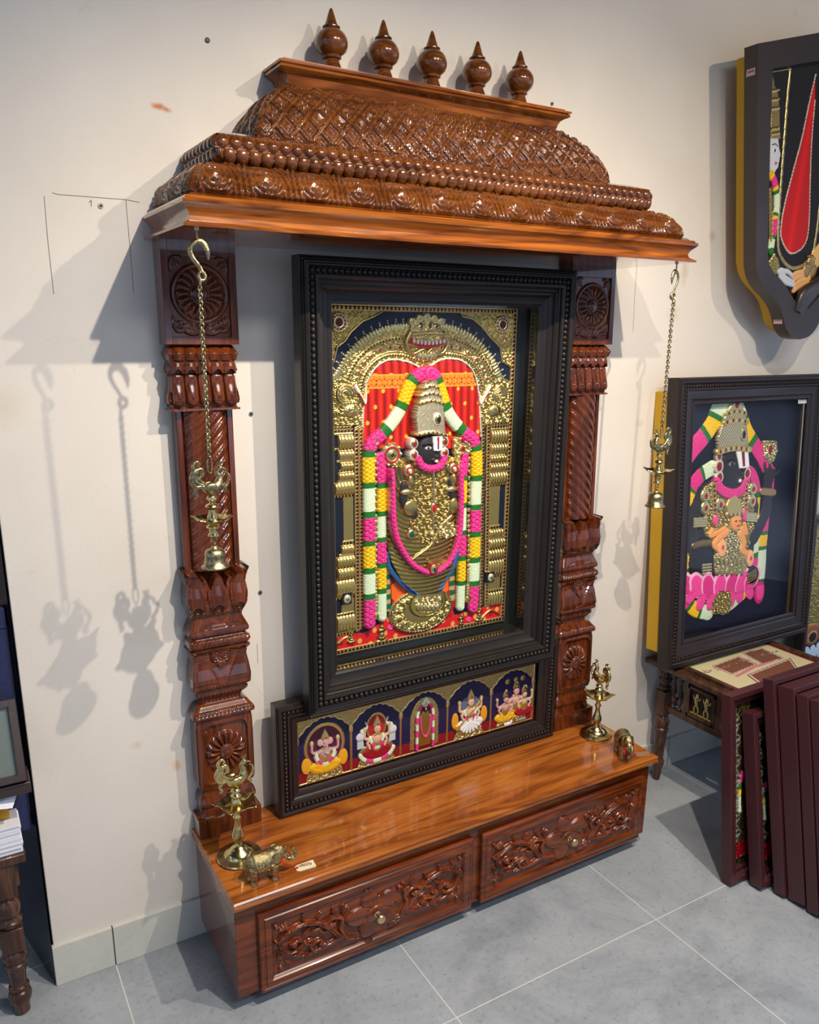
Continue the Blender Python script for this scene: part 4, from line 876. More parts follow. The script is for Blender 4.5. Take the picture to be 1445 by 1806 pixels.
# forearms in dark skin and their bangles
for P_, s in (([(568, 150), (562, 215), (588, 262), (612, 290)], 1), ([(792, 130), (800, 200), (812, 250)], 1)):
    R.stroke(crs(QB(P_), 8), .012, .010, .026, .009, col=SKIN, met=0)
for (u, v, rx, rz, c_) in ((578, 178, .019, .007, GOLDL), (792, 165, .017, .007, GOLDL), (595, 255, .020, .020, GOLD), (585, 75, .016, .016, GOLDL), (798, 65, .015, .015, GOLDL), (592, 130, .008, .016, GOLD), (800, 120, .008, .016, GOLD), (800, 245, .014, .020, GOLD)): 
    q_ = qb(u, v); R.ellipse(q_[0], q_[1], rx, rz, .034, .007, c_, 1)
for (u, v) in ((585, 75), (798, 65)): q_ = qb(u, v); R.ellipse(q_[0], q_[1], .010, .010, .041, .003, (170, 40, 40), .2, ring=.6); R.ellipse(q_[0], q_[1], .004, .004, .042, .003, (230, 220, 210), 0)
for (u, v, rx, rz, c_) in ((595, 378, .0075, .0085, (20, 84, 60)), (702, 253, .006, .010, (190, 20, 40)), (692, 375, .005, .005, GOLDL)): q_ = qb(u, v); R.ellipse(q_[0], q_[1], rx*1.5, rz*1.4, .036, .003, GOLDL, 1); R.ellipse(q_[0], q_[1], rx, rz, .039, .003, c_, .1)
foil(R, QB([(735, 330), (800, 325), (812, 385), (765, 405), (735, 380)]), .034, .003, GOLDL)
# discus and conch
q_ = qa(515, 985); R.ellipse(*q_, .027, .027, .016, .004, GOLDL, 1); R.ellipse(*q_, .021, .021, .019, .003, (170, 40, 36), .2, ring=.72); R.ellipse(*q_, .011, .011, .020, .003, GOLD, 1); R.ellipse(*q_, .0055, .0055, .023, .003, (30, 50, 46), 0)
for i in range(10): a = i*PI/5; R.ellipse(q_[0]+.0265*math.cos(a), q_[1]+.0265*math.sin(a), .004, .004, .017, .004, GOLDL, 1)
foil(R, QA([(812, 900), (890, 905), (900, 960), (875, 1010), (835, 1030), (815, 980)]), .018, .003, GOLDL)
for (u, v) in ((852, 915), (855, 955), (850, 990)): z_ = qa(u, v); R.ellipse(*z_, .006, .007, .022, .003, (150, 30, 34), .2)
z_ = qa(848, 880); R.ellipse(*z_, .008, .012, .018, .005, GOLD, 1)
# head
q_ = qa(682, 962); R.ellipse(q_[0], q_[1], .034, .041, .030, .016, (44, 42, 44), 0)
w = R.win(q_[0]-.036, q_[0]+.036, q_[1]-.042, q_[1]+.042)
R.stroke(crs(QA([(700, 940), (712, 965), (716, 985), (706, 990)]), 5), .0035, .0055, .046, .005, col=(46, 44, 46), met=0)
for u in (668, 722): e_ = qa(u, 948); R.ellipse(*e_, .0085, .0035, .046, .001, (210, 206, 200), 0); R.ellipse(*e_, .0034, .0034, .0475, .001, (14, 14, 16), 0); R.stroke(crs(QA([(u-22, 934), (u, 926), (u+20, 934)]), 4), .0012, .0008, .048, .001, col=(14, 14, 14), met=0)
R.stroke(crs(QA([(688, 1003), (704, 1000), (720, 1001)]), 4), .0028, .0020, .046, .002, col=(86, 52, 50), met=0)
z_ = qa(706, 1010); R.ellipse(*z_, .0045, .0038, .048, .003, (240, 240, 236), 0)
R.poly(QA([(688, 893), (733, 890), (733, 958), (692, 960)]), h=.050, col=(240, 240, 236), met=0); R.poly(QA([(706, 893), (717, 893), (716, 952), (708, 953)]), h=.051, col=(44, 36, 38), met=0); R.stroke(QA([(711, 896), (711, 950)]), .0013, .0013, .052, 0, col=(190, 30, 36), met=0, mode='set')
for (u, v) in ((606, 928), (606, 982), (752, 918), (753, 972)): z_ = qa(u, v); R.ellipse(*z_, .0125, .014, .036, .005, (226, 220, 206), .3); R.ellipse(*z_, .0085, .0095, .039, .003, GOLD, 1); R.ellipse(*z_, .005, .006, .041, .003, (150, 24, 36), .1)
# tall tapering crown
CR = [(620, 892), (612, 800), (622, 735), (640, 670), (660, 615), (686, 585), (712, 612), (728, 665), (740, 735), (745, 800), (752, 880), (686, 870)]
def crown(x, y):
    cx = qa(684, 800)[0]; t = np.clip(np.abs(x-cx)/.052, 0, 1); u = (x-cx)/.0055; v = y/.0055; d = np.sqrt(np.clip(1-((np.mod(u+v, 1)-.5)**2+(np.mod(u-v, 1)-.5)**2)*3, 0, 1))
    c = np.empty(x.shape+(3,)); c[:] = lin((196, 176, 120)); c[d > .85] = lin((236, 230, 214)); return .030+.018*np.sqrt(1-t*t*.95)+.0022*d, c
R.poly(QA(CR), fn=crown, met=.75)
for v, wd, cols in ((885, 68, (RUBY, (226, 220, 206))), (735, 56, ((120, 20, 26), GOLDL)), (700, 52, ((226, 220, 206), RUBY)), (665, 40, (RUBY, GOLDL)), (632, 24, ((226, 220, 206), (120, 20, 26)))):
    gems(R, crs(QA([(684-wd, v), (684, v-12), (684+wd, v)]), 6), .0042, .0062, .050 if wd < 60 else .052, cols)
z_ = qa(708, 810); R.ellipse(*z_, .0125, .0155, .051, .003, (226, 218, 200), .3); R.ellipse(*z_, .009, .0115, .054, .003, GOLD, 1); R.ellipse(*z_, .005, .0075, .057, .003, (18, 40, 34), .1)
z_ = qa(686, 604); R.ellipse(*z_, .005, .008, .046, .004, (150, 16, 26), 0)
# pink collar and long garlands
R.cur = 8
garland(R, crs(QA([(622, 1000), (640, 1032), (684, 1046), (728, 1032), (744, 998)]), 8), .0088, [(1, 'p')], .044, .006, sc=.8)
R.cur = 408; garland(R, crs(QB([(500, 80), (503, 200), (508, 310), (525, 400), (560, 470), (610, 530), (690, 562), (760, 525), (800, 460), (822, 380), (832, 250), (830, 60)]), 10), .0075, [(1, 'p')], .038, .008, sc=.85)
z_ = qb(692, 540); R.ellipse(*z_, .0135, .0165, .048, .004, (150, 30, 30), .3); R.ellipse(*z_, .009, .012, .051, .003, GOLDL, 1); R.ellipse(*z_, .004, .006, .054, .003, (30, 60, 40), 0)
R.cur = 8
def vseq(q, u0, pts, x=None): return [q(*p) for p in pts]
GL = lambda *s: [(n, k) for k, n in s]
# outer strands: over the crown, down the shoulders, then straight down
L1 = crs(QA([(664, 595), (628, 618), (600, 665), (580, 715), (555, 775), (520, 830), (478, 880), (440, 912), (414, 948), (408, 1000), (408, 1100)]), 8)
L1 = np.concatenate([L1, np.array(QB([(410, 200), (411, 400), (412, 600), (412, 812)]))])
garland(R, L1, .0165, GL(('p', 48), ('g', 26), ('y', 100), ('g', 34), ('w', 105), ('g', 40), ('p', 105), ('g', 32), ('y', 118), ('g', 28), ('w', 112), ('g', 30), ('p', 112), ('g', 28), ('y', 108), ('g', 30), ('w', 100), ('g', 30), ('p', 125)), .012, .012)
L2 = crs(QA([(700, 592), (728, 612), (746, 660), (764, 715), (785, 775), (820, 830), (868, 880), (905, 910), (922, 950), (926, 1000), (926, 1100)]), 8)
L2 = np.concatenate([L2, np.array(QB([(922, 200), (919, 400), (914, 600), (908, 735)]))])
R.cur = 108; garland(R, L2, .0165, GL(('p', 44), ('g', 26), ('y', 92), ('g', 34), ('w', 102), ('g', 38), ('p', 100), ('g', 28), ('y', 116), ('g', 28), ('w', 112), ('g', 28), ('p', 106), ('g', 28), ('y', 100), ('g', 28), ('w', 92), ('g', 28), ('p', 110)), .012, .012)
L3 = np.array(QA([(462, 1000), (468, 1040), (470, 1100)])+QB([(471, 200), (471, 400), (472, 600), (474, 785)]))
R.cur = 208; garland(R, L3, .0125, GL(('p', 120), ('g', 26), ('y', 110), ('g', 24), ('w', 105), ('g', 24), ('p', 104), ('g', 26), ('y', 104), ('g', 26), ('w', 124)), .010, .010)
L4 = np.array(QA([(868, 1000), (864, 1060)])+QB([(862, 60), (860, 200), (857, 400), (854, 600), (850, 735)]))
R.cur = 308; garland(R, L4, .0125, GL(('p', 118), ('g', 22), ('y', 102), ('g', 24), ('w', 105), ('g', 24), ('p', 98), ('g', 24), ('y', 98), ('g', 22), ('w', 108)), .010, .010)
R.cur = 8
for P_ in ([(440, -60), (441, 300), (443, 600), (443, 780)], [(890, -40), (888, 300), (885, 560), (882, 700)]):
    a = np.array(QB(P_)); seg = np.linspace(0, 1, 34)
    for t in seg: x = np.interp(t, np.linspace(0, 1, 4), a[:, 0]); z = np.interp(t, np.linspace(0, 1, 4), a[:, 1]); R.ellipse(x, z, .0042, .0062, .014, .005, GOLDL, 1)
    R.ellipse(a[-1][0], a[-1][1], .008, .011, .014, .007, GOLD, 1)
# border strip
R.cur = 9
b_ = .0065
for A in ([(PX0, PZ1-b_), (PX1, PZ1-b_)], [(PX1-b_, PZ1), (PX1-b_, PZ0)], [(PX0, PZ0+b_), (PX1, PZ0+b_)], [(PX0+b_, PZ0), (PX0+b_, PZ1)]): gems(R, A, b_, .0105, .004, (RUBY,))
R.id[R.id == 0] = 0
relief_obj(R, 'relief', YP+.008, pic, LAY, k=.8)
# ---- low picture of five arched panels ----------------------------------------
GX0, GX1, GZ0, GZ1 = .518, 1.375, .2975, .594
low = thing('framed_panel_picture', 'wide dark-framed picture of five small gold arched panels, standing on the shrine bench', 'framed picture', ((GX0+GX1)/2, -.06, GZ0))
PR2 = [(0, -.040), (0, -.071), (.002, -.074), (.004, -.0735), (.006, -.077), (.011, -.0785), (.014, -.077), (.0155, -.072), (.0265, -.072), (.028, -.0765), (.032, -.0765), (.034, -.071), (.038, -.069), (.040, -.071), (.043, -.067), (.046, -.0665), (.052, -.0645), (.0555, -.063), (.058, -.061), (.058, -.056)]
frame_loft('frame', low, GX0, GX1, GZ0, GZ1, PR2, EBROWN); beads('bead_moulding', low, GX0, GX1, GZ0, GZ1, .021, -.0725, .0112, .0052, EBROWN)
m = MB(); m.box(GX0+.05, GX1-.05, -.050, -.044, GZ0+.05, GZ1-.05); m.obj('back_board', BLACKIN, low, smooth=False)
pane('glass_pane', low, GX0+.057, GX1-.057, GZ0+.057, GZ1-.057, -.0615, GLASS)
Y2 = -.054
def qc(a, b): p = un(a/2.779+470, b/2.779+1140, 1, Y2); return (p[0], p[2])
LX0, LX1, LZ0, LZ1 = .572, 1.315, .356, .542
R = Relief.make(LX0, LX1, LZ0, LZ1, .0009, base=(28, 24, 66)); R.emb = emboss(R, .011, .0036, 9)
LAY2 = {0: 'painted_backdrop', 1: 'gilded_arcade', 2: 'seated_deity_relief', 3: 'border_strip'}
divs = [qc(150, 500)[0], qc(416, 450)[0], qc(660, 400)[0], qc(889, 350)[0], qc(1102, 300)[0], qc(1306, 250)[0]]
zf = .392
R.poly([(LX0, LZ0), (LX1, LZ0), (LX1, zf), (LX0, zf)], h=.0005, col=(132, 18, 28), met=0)
R.cur = 1
tops = []
for i in range(5):
    a, b = divs[i], divs[i+1]; c = (a+b)/2; hw = (b-a)/2; zt = .530; t = np.linspace(-1, 1, 41)
    prof = .487+.040*np.cos(np.clip(np.abs(t), 0, 1)*PI/2)**.8+.004*np.abs(np.sin(t*PI*3.5)); outer = [(c+x*hw*.93, z) for x, z in zip(t, prof)]
    foil(R, [(a, LZ1), (a, .470)]+[(a+.006, .470)]+outer+[(b-.006, .470), (b, .470), (b, LZ1)], .003, .0014, (182, 158, 96)); R.stroke(outer, .0016, .0016, .004, .002, col=GOLDL, met=1)
    for x in (a, b): R.poly([(x-.0028, LZ0), (x+.0028, LZ0), (x+.0028, .49), (x-.0028, .49)], h=.004, col=GOLD, met=1); R.ellipse(x, .480, .006, .010, .004, .003, GOLDL, 1)
def dot(x, z, rx, rz, h, d, c, me=0, **k): R.ellipse(x, z, rx, rz, h, d, c, me, **k)
FACE = (226, 170, 140)
def throne(c, w, z0, z1):
    foil(R, [(c-w, z0), (c+w, z0), (c+w*.85, z1), (c-w*.85, z1)], .003, .002, GOLD)
    for i in range(5): dot(c-w*.8+i*w*.4, z0+.002, .005, .004, .005, .002, GOLDL, 1)
def wreath(c, z, rx, rz, w=.0042):
    t = np.linspace(-PI*.02, -PI*.98, 24); P = [(c+rx*math.cos(a), z+rz*math.sin(a)) for a in t]
    garland(R, P, w, [(1, 'w'), (1, 'p'), (1, 'w'), (1, 'p'), (1, 'w')], .010, .003, sc=.35)
def figure(c, z, robe, skin, s=1.0, crown=True, seat=True):
    if seat: dot(c, z+.022*s, .044*s, .020*s, .007, .006, robe); [R.stroke(crs([(c+sg*.006, z+.030*s), (c+sg*.036*s, z+.024*s), (c+sg*.012, z+.010*s)], 5), .007*s, .004*s, .009, .004, col=robe, met=0) for sg in (-1, 1)]
    dot(c, z+.052*s, .017*s, .026*s, .010, .005, GOLD, .8); dot(c, z+.060*s, .012*s, .010*s, .013, .004, skin)
    for sg in (-1, 1):
        R.stroke(crs([(c+sg*.014*s, z+.066*s), (c+sg*.028*s, z+.054*s), (c+sg*.022*s, z+.036*s)], 5), .0045*s, .0032*s, .012, .004, col=skin, met=0)
        R.stroke(crs([(c+sg*.013*s, z+.064*s), (c+sg*.034*s, z+.066*s), (c+sg*.036*s, z+.086*s)], 5), .004*s, .003*s, .010, .003, col=skin, met=0); dot(c+sg*.036*s, z+.092*s, .005*s, .007*s, .010, .003, GOLDL if seat else PINK, .5)
    dot(c, z+.088*s, .0095*s, .0115*s, .015, .005, skin)
    for sg in (-1, 1): dot(c+sg*.004*s, z+.090*s, .0015*s, .0009*s, .0205, .0006, (20, 16, 18))
    R.stroke([(c-.002*s, z+.0835*s), (c+.002*s, z+.0835*s)], .0008, .0008, .020, .0005, col=(150, 40, 40), met=0)
    if crown: R.poly([(c-.011*s, z+.097*s), (c-.009*s, z+.108*s), (c, z+.126*s), (c+.009*s, z+.108*s), (c+.011*s, z+.097*s)], h=.017, col=GOLDL, met=1); dot(c, z+.104*s, .003, .003, .019, .002, (150, 20, 30), .1)
for i in range(5):
    c = (divs[i]+divs[i+1])/2; z = .376+.004*(i > 2); R.cur = 2+100*(i+1)
    if i == 0:
        R.ellipse(c, .452, .056, .062, .002, .001, (86, 30, 52), 0); R.ellipse(c, .452, .056, .062, .003, .003, GOLD, 1, ring=.86); R.ellipse(c, .452, .050, .056, .0045, .001, GOLDL, 1, ring=.95)
        for sg in (-1, 1): dot(c+sg*.050, .408, .013, .022, .004, .004, (228, 160, 30))
        throne(c, .052, .362, .386); figure(c, z, (236, 176, 24), (196, 150, 150), .98)
        R.stroke(crs([(c, z+.088), (c+.003, z+.074), (c-.003, z+.062), (c+.006, z+.055)], 5), .0042, .0025, .017, .004, col=(196, 150, 150), met=0)
        for sg in (-1, 1): dot(c+sg*.013, z+.088, .008, .009, .013, .003, (206, 160, 158))
        wreath(c, z+.062, .024, .034)
    elif i == 1:
        R.ellipse(c, .468, .028, .036, .003, .002, (170, 36, 30), 0); R.ellipse(c, .468, .030, .038, .004, .002, GOLD, 1, ring=.84)
        for sg in (-1, 1):
            dot(c+sg*.046, .448, .013, .012, .006, .005, (206, 208, 204)); dot(c+sg*.040, .462, .008, .008, .007, .005, (214, 216, 212)); R.stroke(crs([(c+sg*.036, .462), (c+sg*.028, .474), (c+sg*.032, .486)], 5), .0035, .002, .008, .003, col=(214, 216, 212), met=0)
            R.poly([(c+sg*.036, .415), (c+sg*.056, .415), (c+sg*.056, .440), (c+sg*.038, .440)], h=.005, col=(196, 200, 196), met=.1)
        throne(c, .056, .360, .384); R.ellipse(c, z+.022, .052, .026, .005, .005, GOLD, 1); figure(c, z, (150, 20, 32), FACE, .98)
        t = np.linspace(PI*1.08, PI*1.92, 20); garland(R, [(c+.050*math.cos(a), z+.030+.034*math.sin(a)) for a in t], .0055, [(1, 'w'), (1, 'p'), (1, 'w'), (1, 'p'), (1, 'w')], .010, .003, sc=.35); wreath(c, z+.066, .018, .032)
    elif i == 2:
        t = np.linspace(0, PI, 30); foil(R, [(c+.044*math.cos(a), .452+.062*math.sin(a)) for a in t]+[(c-.044, .37), (c-.032, .37)]+[(c-.030*math.cos(a), .452+.046*math.sin(a)) for a in t]+[(c+.032, .37), (c+.044, .37)], .004, .0014, GOLD)
        R.poly([(c-.030, .40), (c+.030, .40)]+[(c+.030*math.cos(a), .452+.046*math.sin(a)) for a in t], h=.002, col=(94, 26, 50), met=0)
        R.poly([(c-.018, .375), (c+.018, .375), (c+.022, .45), (c+.008, .475), (c-.008, .475), (c-.022, .45)], h=.010, col=(176, 140, 66), met=.9); dot(c, .482, .007, .009, .012, .004, (40, 38, 40)); R.poly([(c-.002, .481), (c+.002, .481), (c+.002, .488), (c-.002, .488)], h=.017, col=(240, 240, 236)); R.poly([(c-.008, .489), (c-.005, .503), (c, .510), (c+.005, .503), (c+.008, .489)], h=.014, col=GOLDL, met=1)
        for sg in (-1, 1): garland(R, crs([(c, .512), (c+sg*.014, .492), (c+sg*.024, .468), (c+sg*.025, .42), (c+sg*.025, .368)], 6), .0038, [(1, 'w'), (1, 'p')]*4, .012, .003, sc=.3)
        garland(R, crs([(c-.016, .460), (c-.012, .420), (c, .402), (c+.012, .420), (c+.016, .460)], 6), .0024, [(1, 'p')], .016, .002, sc=.3)
    elif i == 3:
        throne(c, .050, .362, .384)
        for sg in (-1, 1): dot(c+sg*.048, .420, .011, .024, .004, .004, (222, 152, 34))
        R.ellipse(c, .454, .034, .030, .003, .003, (96, 104, 124), .1); figure(c, z, (222, 222, 216), (220, 176, 140), 1.0)
        for k_ in range(7): a = -PI/2+(k_-3)*.32; R.stroke([(c, z+.032), (c+.036*math.cos(a), z+.032+.034*math.sin(a))], .0022, .0036, .013, .002, col=(232, 232, 226), met=0)
        R.stroke([(c-.046, z+.016), (c+.034, z+.086)], .0026, .0024, .016, .003, col=(196, 150, 60), met=.7); dot(c-.042, z+.020, .009, .009, .016, .005, (206, 160, 70), .6); wreath(c, z+.066, .018, .030)
    else:
        throne(c, .054, .366, .388); figure(c+.010, z, (236, 180, 30), (216, 150, 150), .96); figure(c-.026, z-.004, (236, 180, 30), (206, 156, 150), .80); figure(c+.040, z, (160, 26, 40), (206, 176, 140), .78)
        dot(c-.012, .366, .014, .006, .004, .005, (226, 224, 216)); dot(c-.001, .371, .004, .005, .006, .004, (226, 224, 216)); dot(c+.038, .368, .016, .004, .004, .004, (120, 122, 126))
        for dx in (-.02, .01, .034): dot(c+dx, z+.118, .008, .008, .006, .003, GOLD, 1)
R.cur = 3
for A in ([(divs[0]-.003, .538), (divs[5]+.003, .538)], [(divs[0]-.003, .3605), (divs[5]+.003, .3605)], [(divs[0]-.002, .36), (divs[0]-.002, .54)], [(divs[5]+.002, .36), (divs[5]+.002, .54)]): R.stroke(A, .0026, .0026, .004, .0015, col=GOLDL, met=1, mode='set')
relief_obj(R, 'relief', Y2+.002, low, LAY2, k=.5)
# ------------------------------------------------------------------ brass ware
def peacock(m, c, s, sgn=1, up=None):
    """bird with a curled tail; sgn = the way it faces along x"""
    c = np.array(c, float); P = lambda l: [(c[0]+sgn*x*s, c[1]+y*s, c[2]+z*s) for x, y, z in l]
    m.tube(crs(P([(-.020, 0, .012), (-.008, 0, .006), (.006, 0, .006), (.016, 0, .014), (.018, 0, .026), (.014, 0, .036), (.018, 0, .043)]), 6), [.003*s, .011*s, .013*s, .010*s, .0065*s, .005*s, .0055*s], 12)
    m.ell(P([(.020, 0, .044)])[0], .0062*s, 10, 7); m.tube(P([(.024, 0, .044), (.032, 0, .041), (.036, 0, .036)]), [.003*s, .002*s, .0006*s], 8)
    for i in range(3): m.tube(P([(.018, 0, .048), (.014+.005*i, 0, .058)]), [.001*s, .002*s], 6)
    m.tube(crs(P([(.030, 0, .036), (.038, 0, .028), (.036, 0, .014), (.028, 0, .004), (.032, 0, -.006)]), 5), [.002*s, .003*s, .0035*s, .004*s, .003*s], 8)
    for k, (dx, dz) in enumerate([(0, 0), (.004, .006), (.009, .010)]):
        m.tube(crs(P([(-.012+dx*.3, 0, .012), (-.030+dx, 0, .010+dz), (-.038+dx, 0, .026+dz*.7), (-.030+dx, 0, .042+dz*.3), (-.018+dx*.4, 0, .040), (-.018+dx*.3, 0, .030), (-.024, 0, .028)]), 6), [.0035*s, .005*s, .005*s, .004*s, .003*s, .002*s], 9)
    m.tube(crs(P([(-.030, 0, .040), (-.034, 0, .052), (-.026, 0, .060), (-.020, 0, .054), (-.024, 0, .050)]), 5), [.004*s, .003*s, .002*s], 8)
    m.tube(crs(P([(-.026, 0, .012), (-.032, 0, .0), (-.028, 0, -.010), (-.034, 0, -.014)]), 5), [.004*s, .0035*s, .002*s], 8)
    for sg in (-1, 1): m.ell(P([(-.002, sg*.011, .010)])[0], (.012*s, .0035*s, .007*s), 12, 7); m.tube(P([(.002, sg*.005, -.002), (.003, sg*.005, -.014)]), [.002*s, .0022*s], 7)
    m.lathe([(.006*s, c[2]-.016*s), (.010*s, c[2]-.014*s), (.008*s, c[2]-.010*s)], (c[0], c[1], 0), 16)
def dish(m, c, r, points=5, rot=.3, depth=.012, tip=.42):
    """oil dish with pinched wick spouts"""
    n = 80; a = np.arange(n)*2*PI/n; V = []; prof = [(0.12, 0), (.35, .002), (.6, .005), (.8, .009), (.93, .012), (1.0, .0145), (.985, .0155), (.9, .0135), (.75, .009), (.5, .005), (.2, .003)]
    for q, z in prof:
        sp = np.clip(np.cos((a-rot)*points), 0, 1)**2.5; R_ = r*q*(1+tip*sp*q**3-.06*(1-sp)*q); Z = c[2]+z/.0155*depth+.003*sp*q**3
        V.append(np.stack([c[0]+R_*np.cos(a), c[1]+R_*np.sin(a), Z], 1))
    F = [(i*n+j, i*n+(j+1) % n, (i+1)*n+(j+1) % n, (i+1)*n+j) for i in range(len(prof)-1) for j in range(n)]; F.append(tuple(range(n))[::-1]); F.append(tuple((len(prof)-1)*n+j for j in range(n)))
    m.add(np.concatenate(V), F)
def chain(m, x, y, z1, z0, pitch=.0062, ln=.0052, wd=.0034, wire=.0014):
    n = int((z1-z0)/pitch); t = np.arange(12)*2*PI/12
    for i in range(n+1):
        zc = z1-i*pitch; a = PI/4 if i % 2 else -PI/4
        m.tube(np.stack([x+wd*np.cos(t)*math.cos(a), y+wd*np.cos(t)*math.sin(a), zc+ln*np.sin(t)*.9], 1), wire, 6, closed=True)
def hanging_lamp(name, label, x, y, sgn, dz=0):
    t = thing(name, label, 'hanging lamp', (x, y, 1.015), group=None)
    m = MB(); m.tube([(x, y, 1.6115), (x, y, 1.590)], .0016, 8); m.lathe([(.004, 1.6075), (.004, 1.6115)], (x, y, 0), 12)
    c0 = [(.017, 1.561), (.0165, 1.574), (.012, 1.586), (.002, 1.5915), (-.010, 1.585), (-.013, 1.573), (-.008, 1.561), (.001, 1.549), (.005, 1.540)]
    m.tube(crs([(x+a*sgn*.95, y-a*.25, z) for a, z in c0], 6), [.0012, .0045, .0058, .0055, .0050, .0046, .0042, .0038, .0040], 10, flat=.55)
    tt = np.arange(14)*2*PI/14; m.tube(np.stack([x+sgn*.005+.006*np.cos(tt), np.full(14, y), 1.534+.007*np.sin(tt)], 1), .0030, 8, closed=True)
    m.obj('hook', ABRASS, t, angle=80)
    m = MB(); tt = np.arange(12)*2*PI/12; m.tube(np.stack([np.full(12, x+.001), y+.004*np.cos(tt), 1.524+.0085*np.sin(tt)], 1), .0012, 7, closed=True); chain(m, x, y, 1.514, 1.222); m.obj('chain', ABRASS, t, angle=80)
    m = MB(); tt = np.arange(14)*2*PI/14; m.tube(np.stack([x+.0045*np.cos(tt), np.full(14, y), 1.206+.016*np.sin(tt)], 1), .0014, 7, closed=True)
    peacock(m, (x, y, 1.158), .92, sgn); m.obj('peacock_finial', ABRASS, t, angle=80)
    m = MB(); m.lathe([(.004, 1.148), (.009, 1.146), (.0095, 1.142), (.005, 1.139), (.0045, 1.135), (.0115, 1.131), (.0125, 1.128), (.009, 1.125), (.0055, 1.122), (.007, 1.116), (.010, 1.109), (.012, 1.103), (.012, 1.098)], (x, y, 0), 24)
    m.lathe([(.008, 1.099), (.006, 1.094), (.012, 1.091), (.0125, 1.088), (.008, 1.085), (.0075, 1.078), (.0105, 1.075), (.0105, 1.072), (.005, 1.069)], (x, y, 0), 22); m.obj('stem', BRASS, t, angle=60)
    m = MB(); dish(m, (x, y, 1.094), .0345, 5, PI if sgn < 0 else 0, .013, .24); m.obj('oil_dish', BRASS, t, angle=60)
    m = MB(); m.tube(np.stack([x+.005*np.cos(tt), np.full(14, y), 1.063+.009*np.sin(tt)], 1), .0014, 7, closed=True)
    m.tube(np.stack([np.full(14, x), y+.0045*np.cos(tt), 1.055+.006*np.sin(tt)], 1), .0012, 7, closed=True)
    b = [(.003, 1.053), (.0055, 1.052), (.006, 1.049), (.0135, 1.047), (.0175, 1.043), (.0190, 1.036), (.0192, 1.0345), (.0185, 1.033), (.0190, 1.028), (.0195, 1.024), (.0205, 1.0225), (.0215, 1.017), (.0250, 1.0145), (.0262, 1.0125), (.0255, 1.0105), (.0235, 1.0105), (.020, 1.018), (.017, 1.035), (.006, 1.042)]
    m.lathe(b, (x, y, 0), 32, cap=False); m.ell((x+.003, y, 1.010), .0045, 10, 7); m.obj('bell', ABRASS, t, angle=70)
    return t
hanging_lamp('hanging_bell_lamp', 'brass chain lamp with peacock, oil dish and bell, hanging before the left pillar', .3395, -.2615, 1)
hanging_lamp('hanging_bell_lamp', 'brass chain lamp with bell hanging from the right end of the canopy', 1.5072, -.2615, -1)
def standing_lamp(x, y, z, label, rot=0, sc=1.0):
    t = thing('standing_oil_lamp', label, 'oil lamp', (x, y, z), group=None)
    S = lambda pr: [(r*sc, z+h*sc) for r, h in pr]
    m = MB(); m.lathe(S([(.044, 0), (.0475, .001), (.049, .004), (.0475, .007), (.040, .0085), (.034, .010), (.0335, .012), (.031, .017), (.026, .022), (.019, .0255), (.018, .028), (.012, .031), (.010, .033)]), (x, y, 0), 44); m.obj('base', BRASS, t, angle=50)
    m = MB(); m.lathe(S([(.010, .032), (.0075, .036), (.0075, .040), (.011, .043), (.013, .047), (.0145, .054), (.0135, .061), (.0105, .068), (.0105, .070), (.0085, .075), (.0068, .084), (.0065, .092), (.0085, .097), (.0095, .099), (.0095, .102), (.0065, .105), (.006, .112), (.010, .118), (.012, .121)]), (x, y, 0), 30); m.obj('stem', BRASS, t, angle=60)
    m = MB(); dish(m, (x, y, z+.119*sc), .039*sc, 5, .35+rot, .017*sc, .33); m.lathe(S([(.014, .122), (.0135, .130), (.0115, .140), (.0085, .146), (.0115, .149), (.0125, .152), (.0115, .155), (.007, .158), (.0065, .160), (.0105, .163), (.011, .165), (.0085, .168), (.006, .170)]), (x, y, 0), 26); m.obj('oil_dish', BRASS, t, angle=60)
    m = MB(); peacock(m, (0, 0, 0), 1.05*sc, 1); V = np.concatenate(m.v); c, s_ = math.cos(rot), math.sin(rot); V = V @ np.array([[c, s_, 0], [-s_, c, 0], [0, 0, 1]])+np.array([x, y, z+.181*sc]); m.v = [V]; m.obj('peacock_finial', ABRASS if False else BRASS, t, angle=80)
    return t
standing_lamp(.387, -.162, .297, 'brass standing oil lamp with peacock, on the bench behind the elephant with the readable tag', 0, 1.03)
standing_lamp(1.489, -.131, .297, 'brass standing oil lamp at the right end of the bench, seen front-on', PI/2*.98, .96)
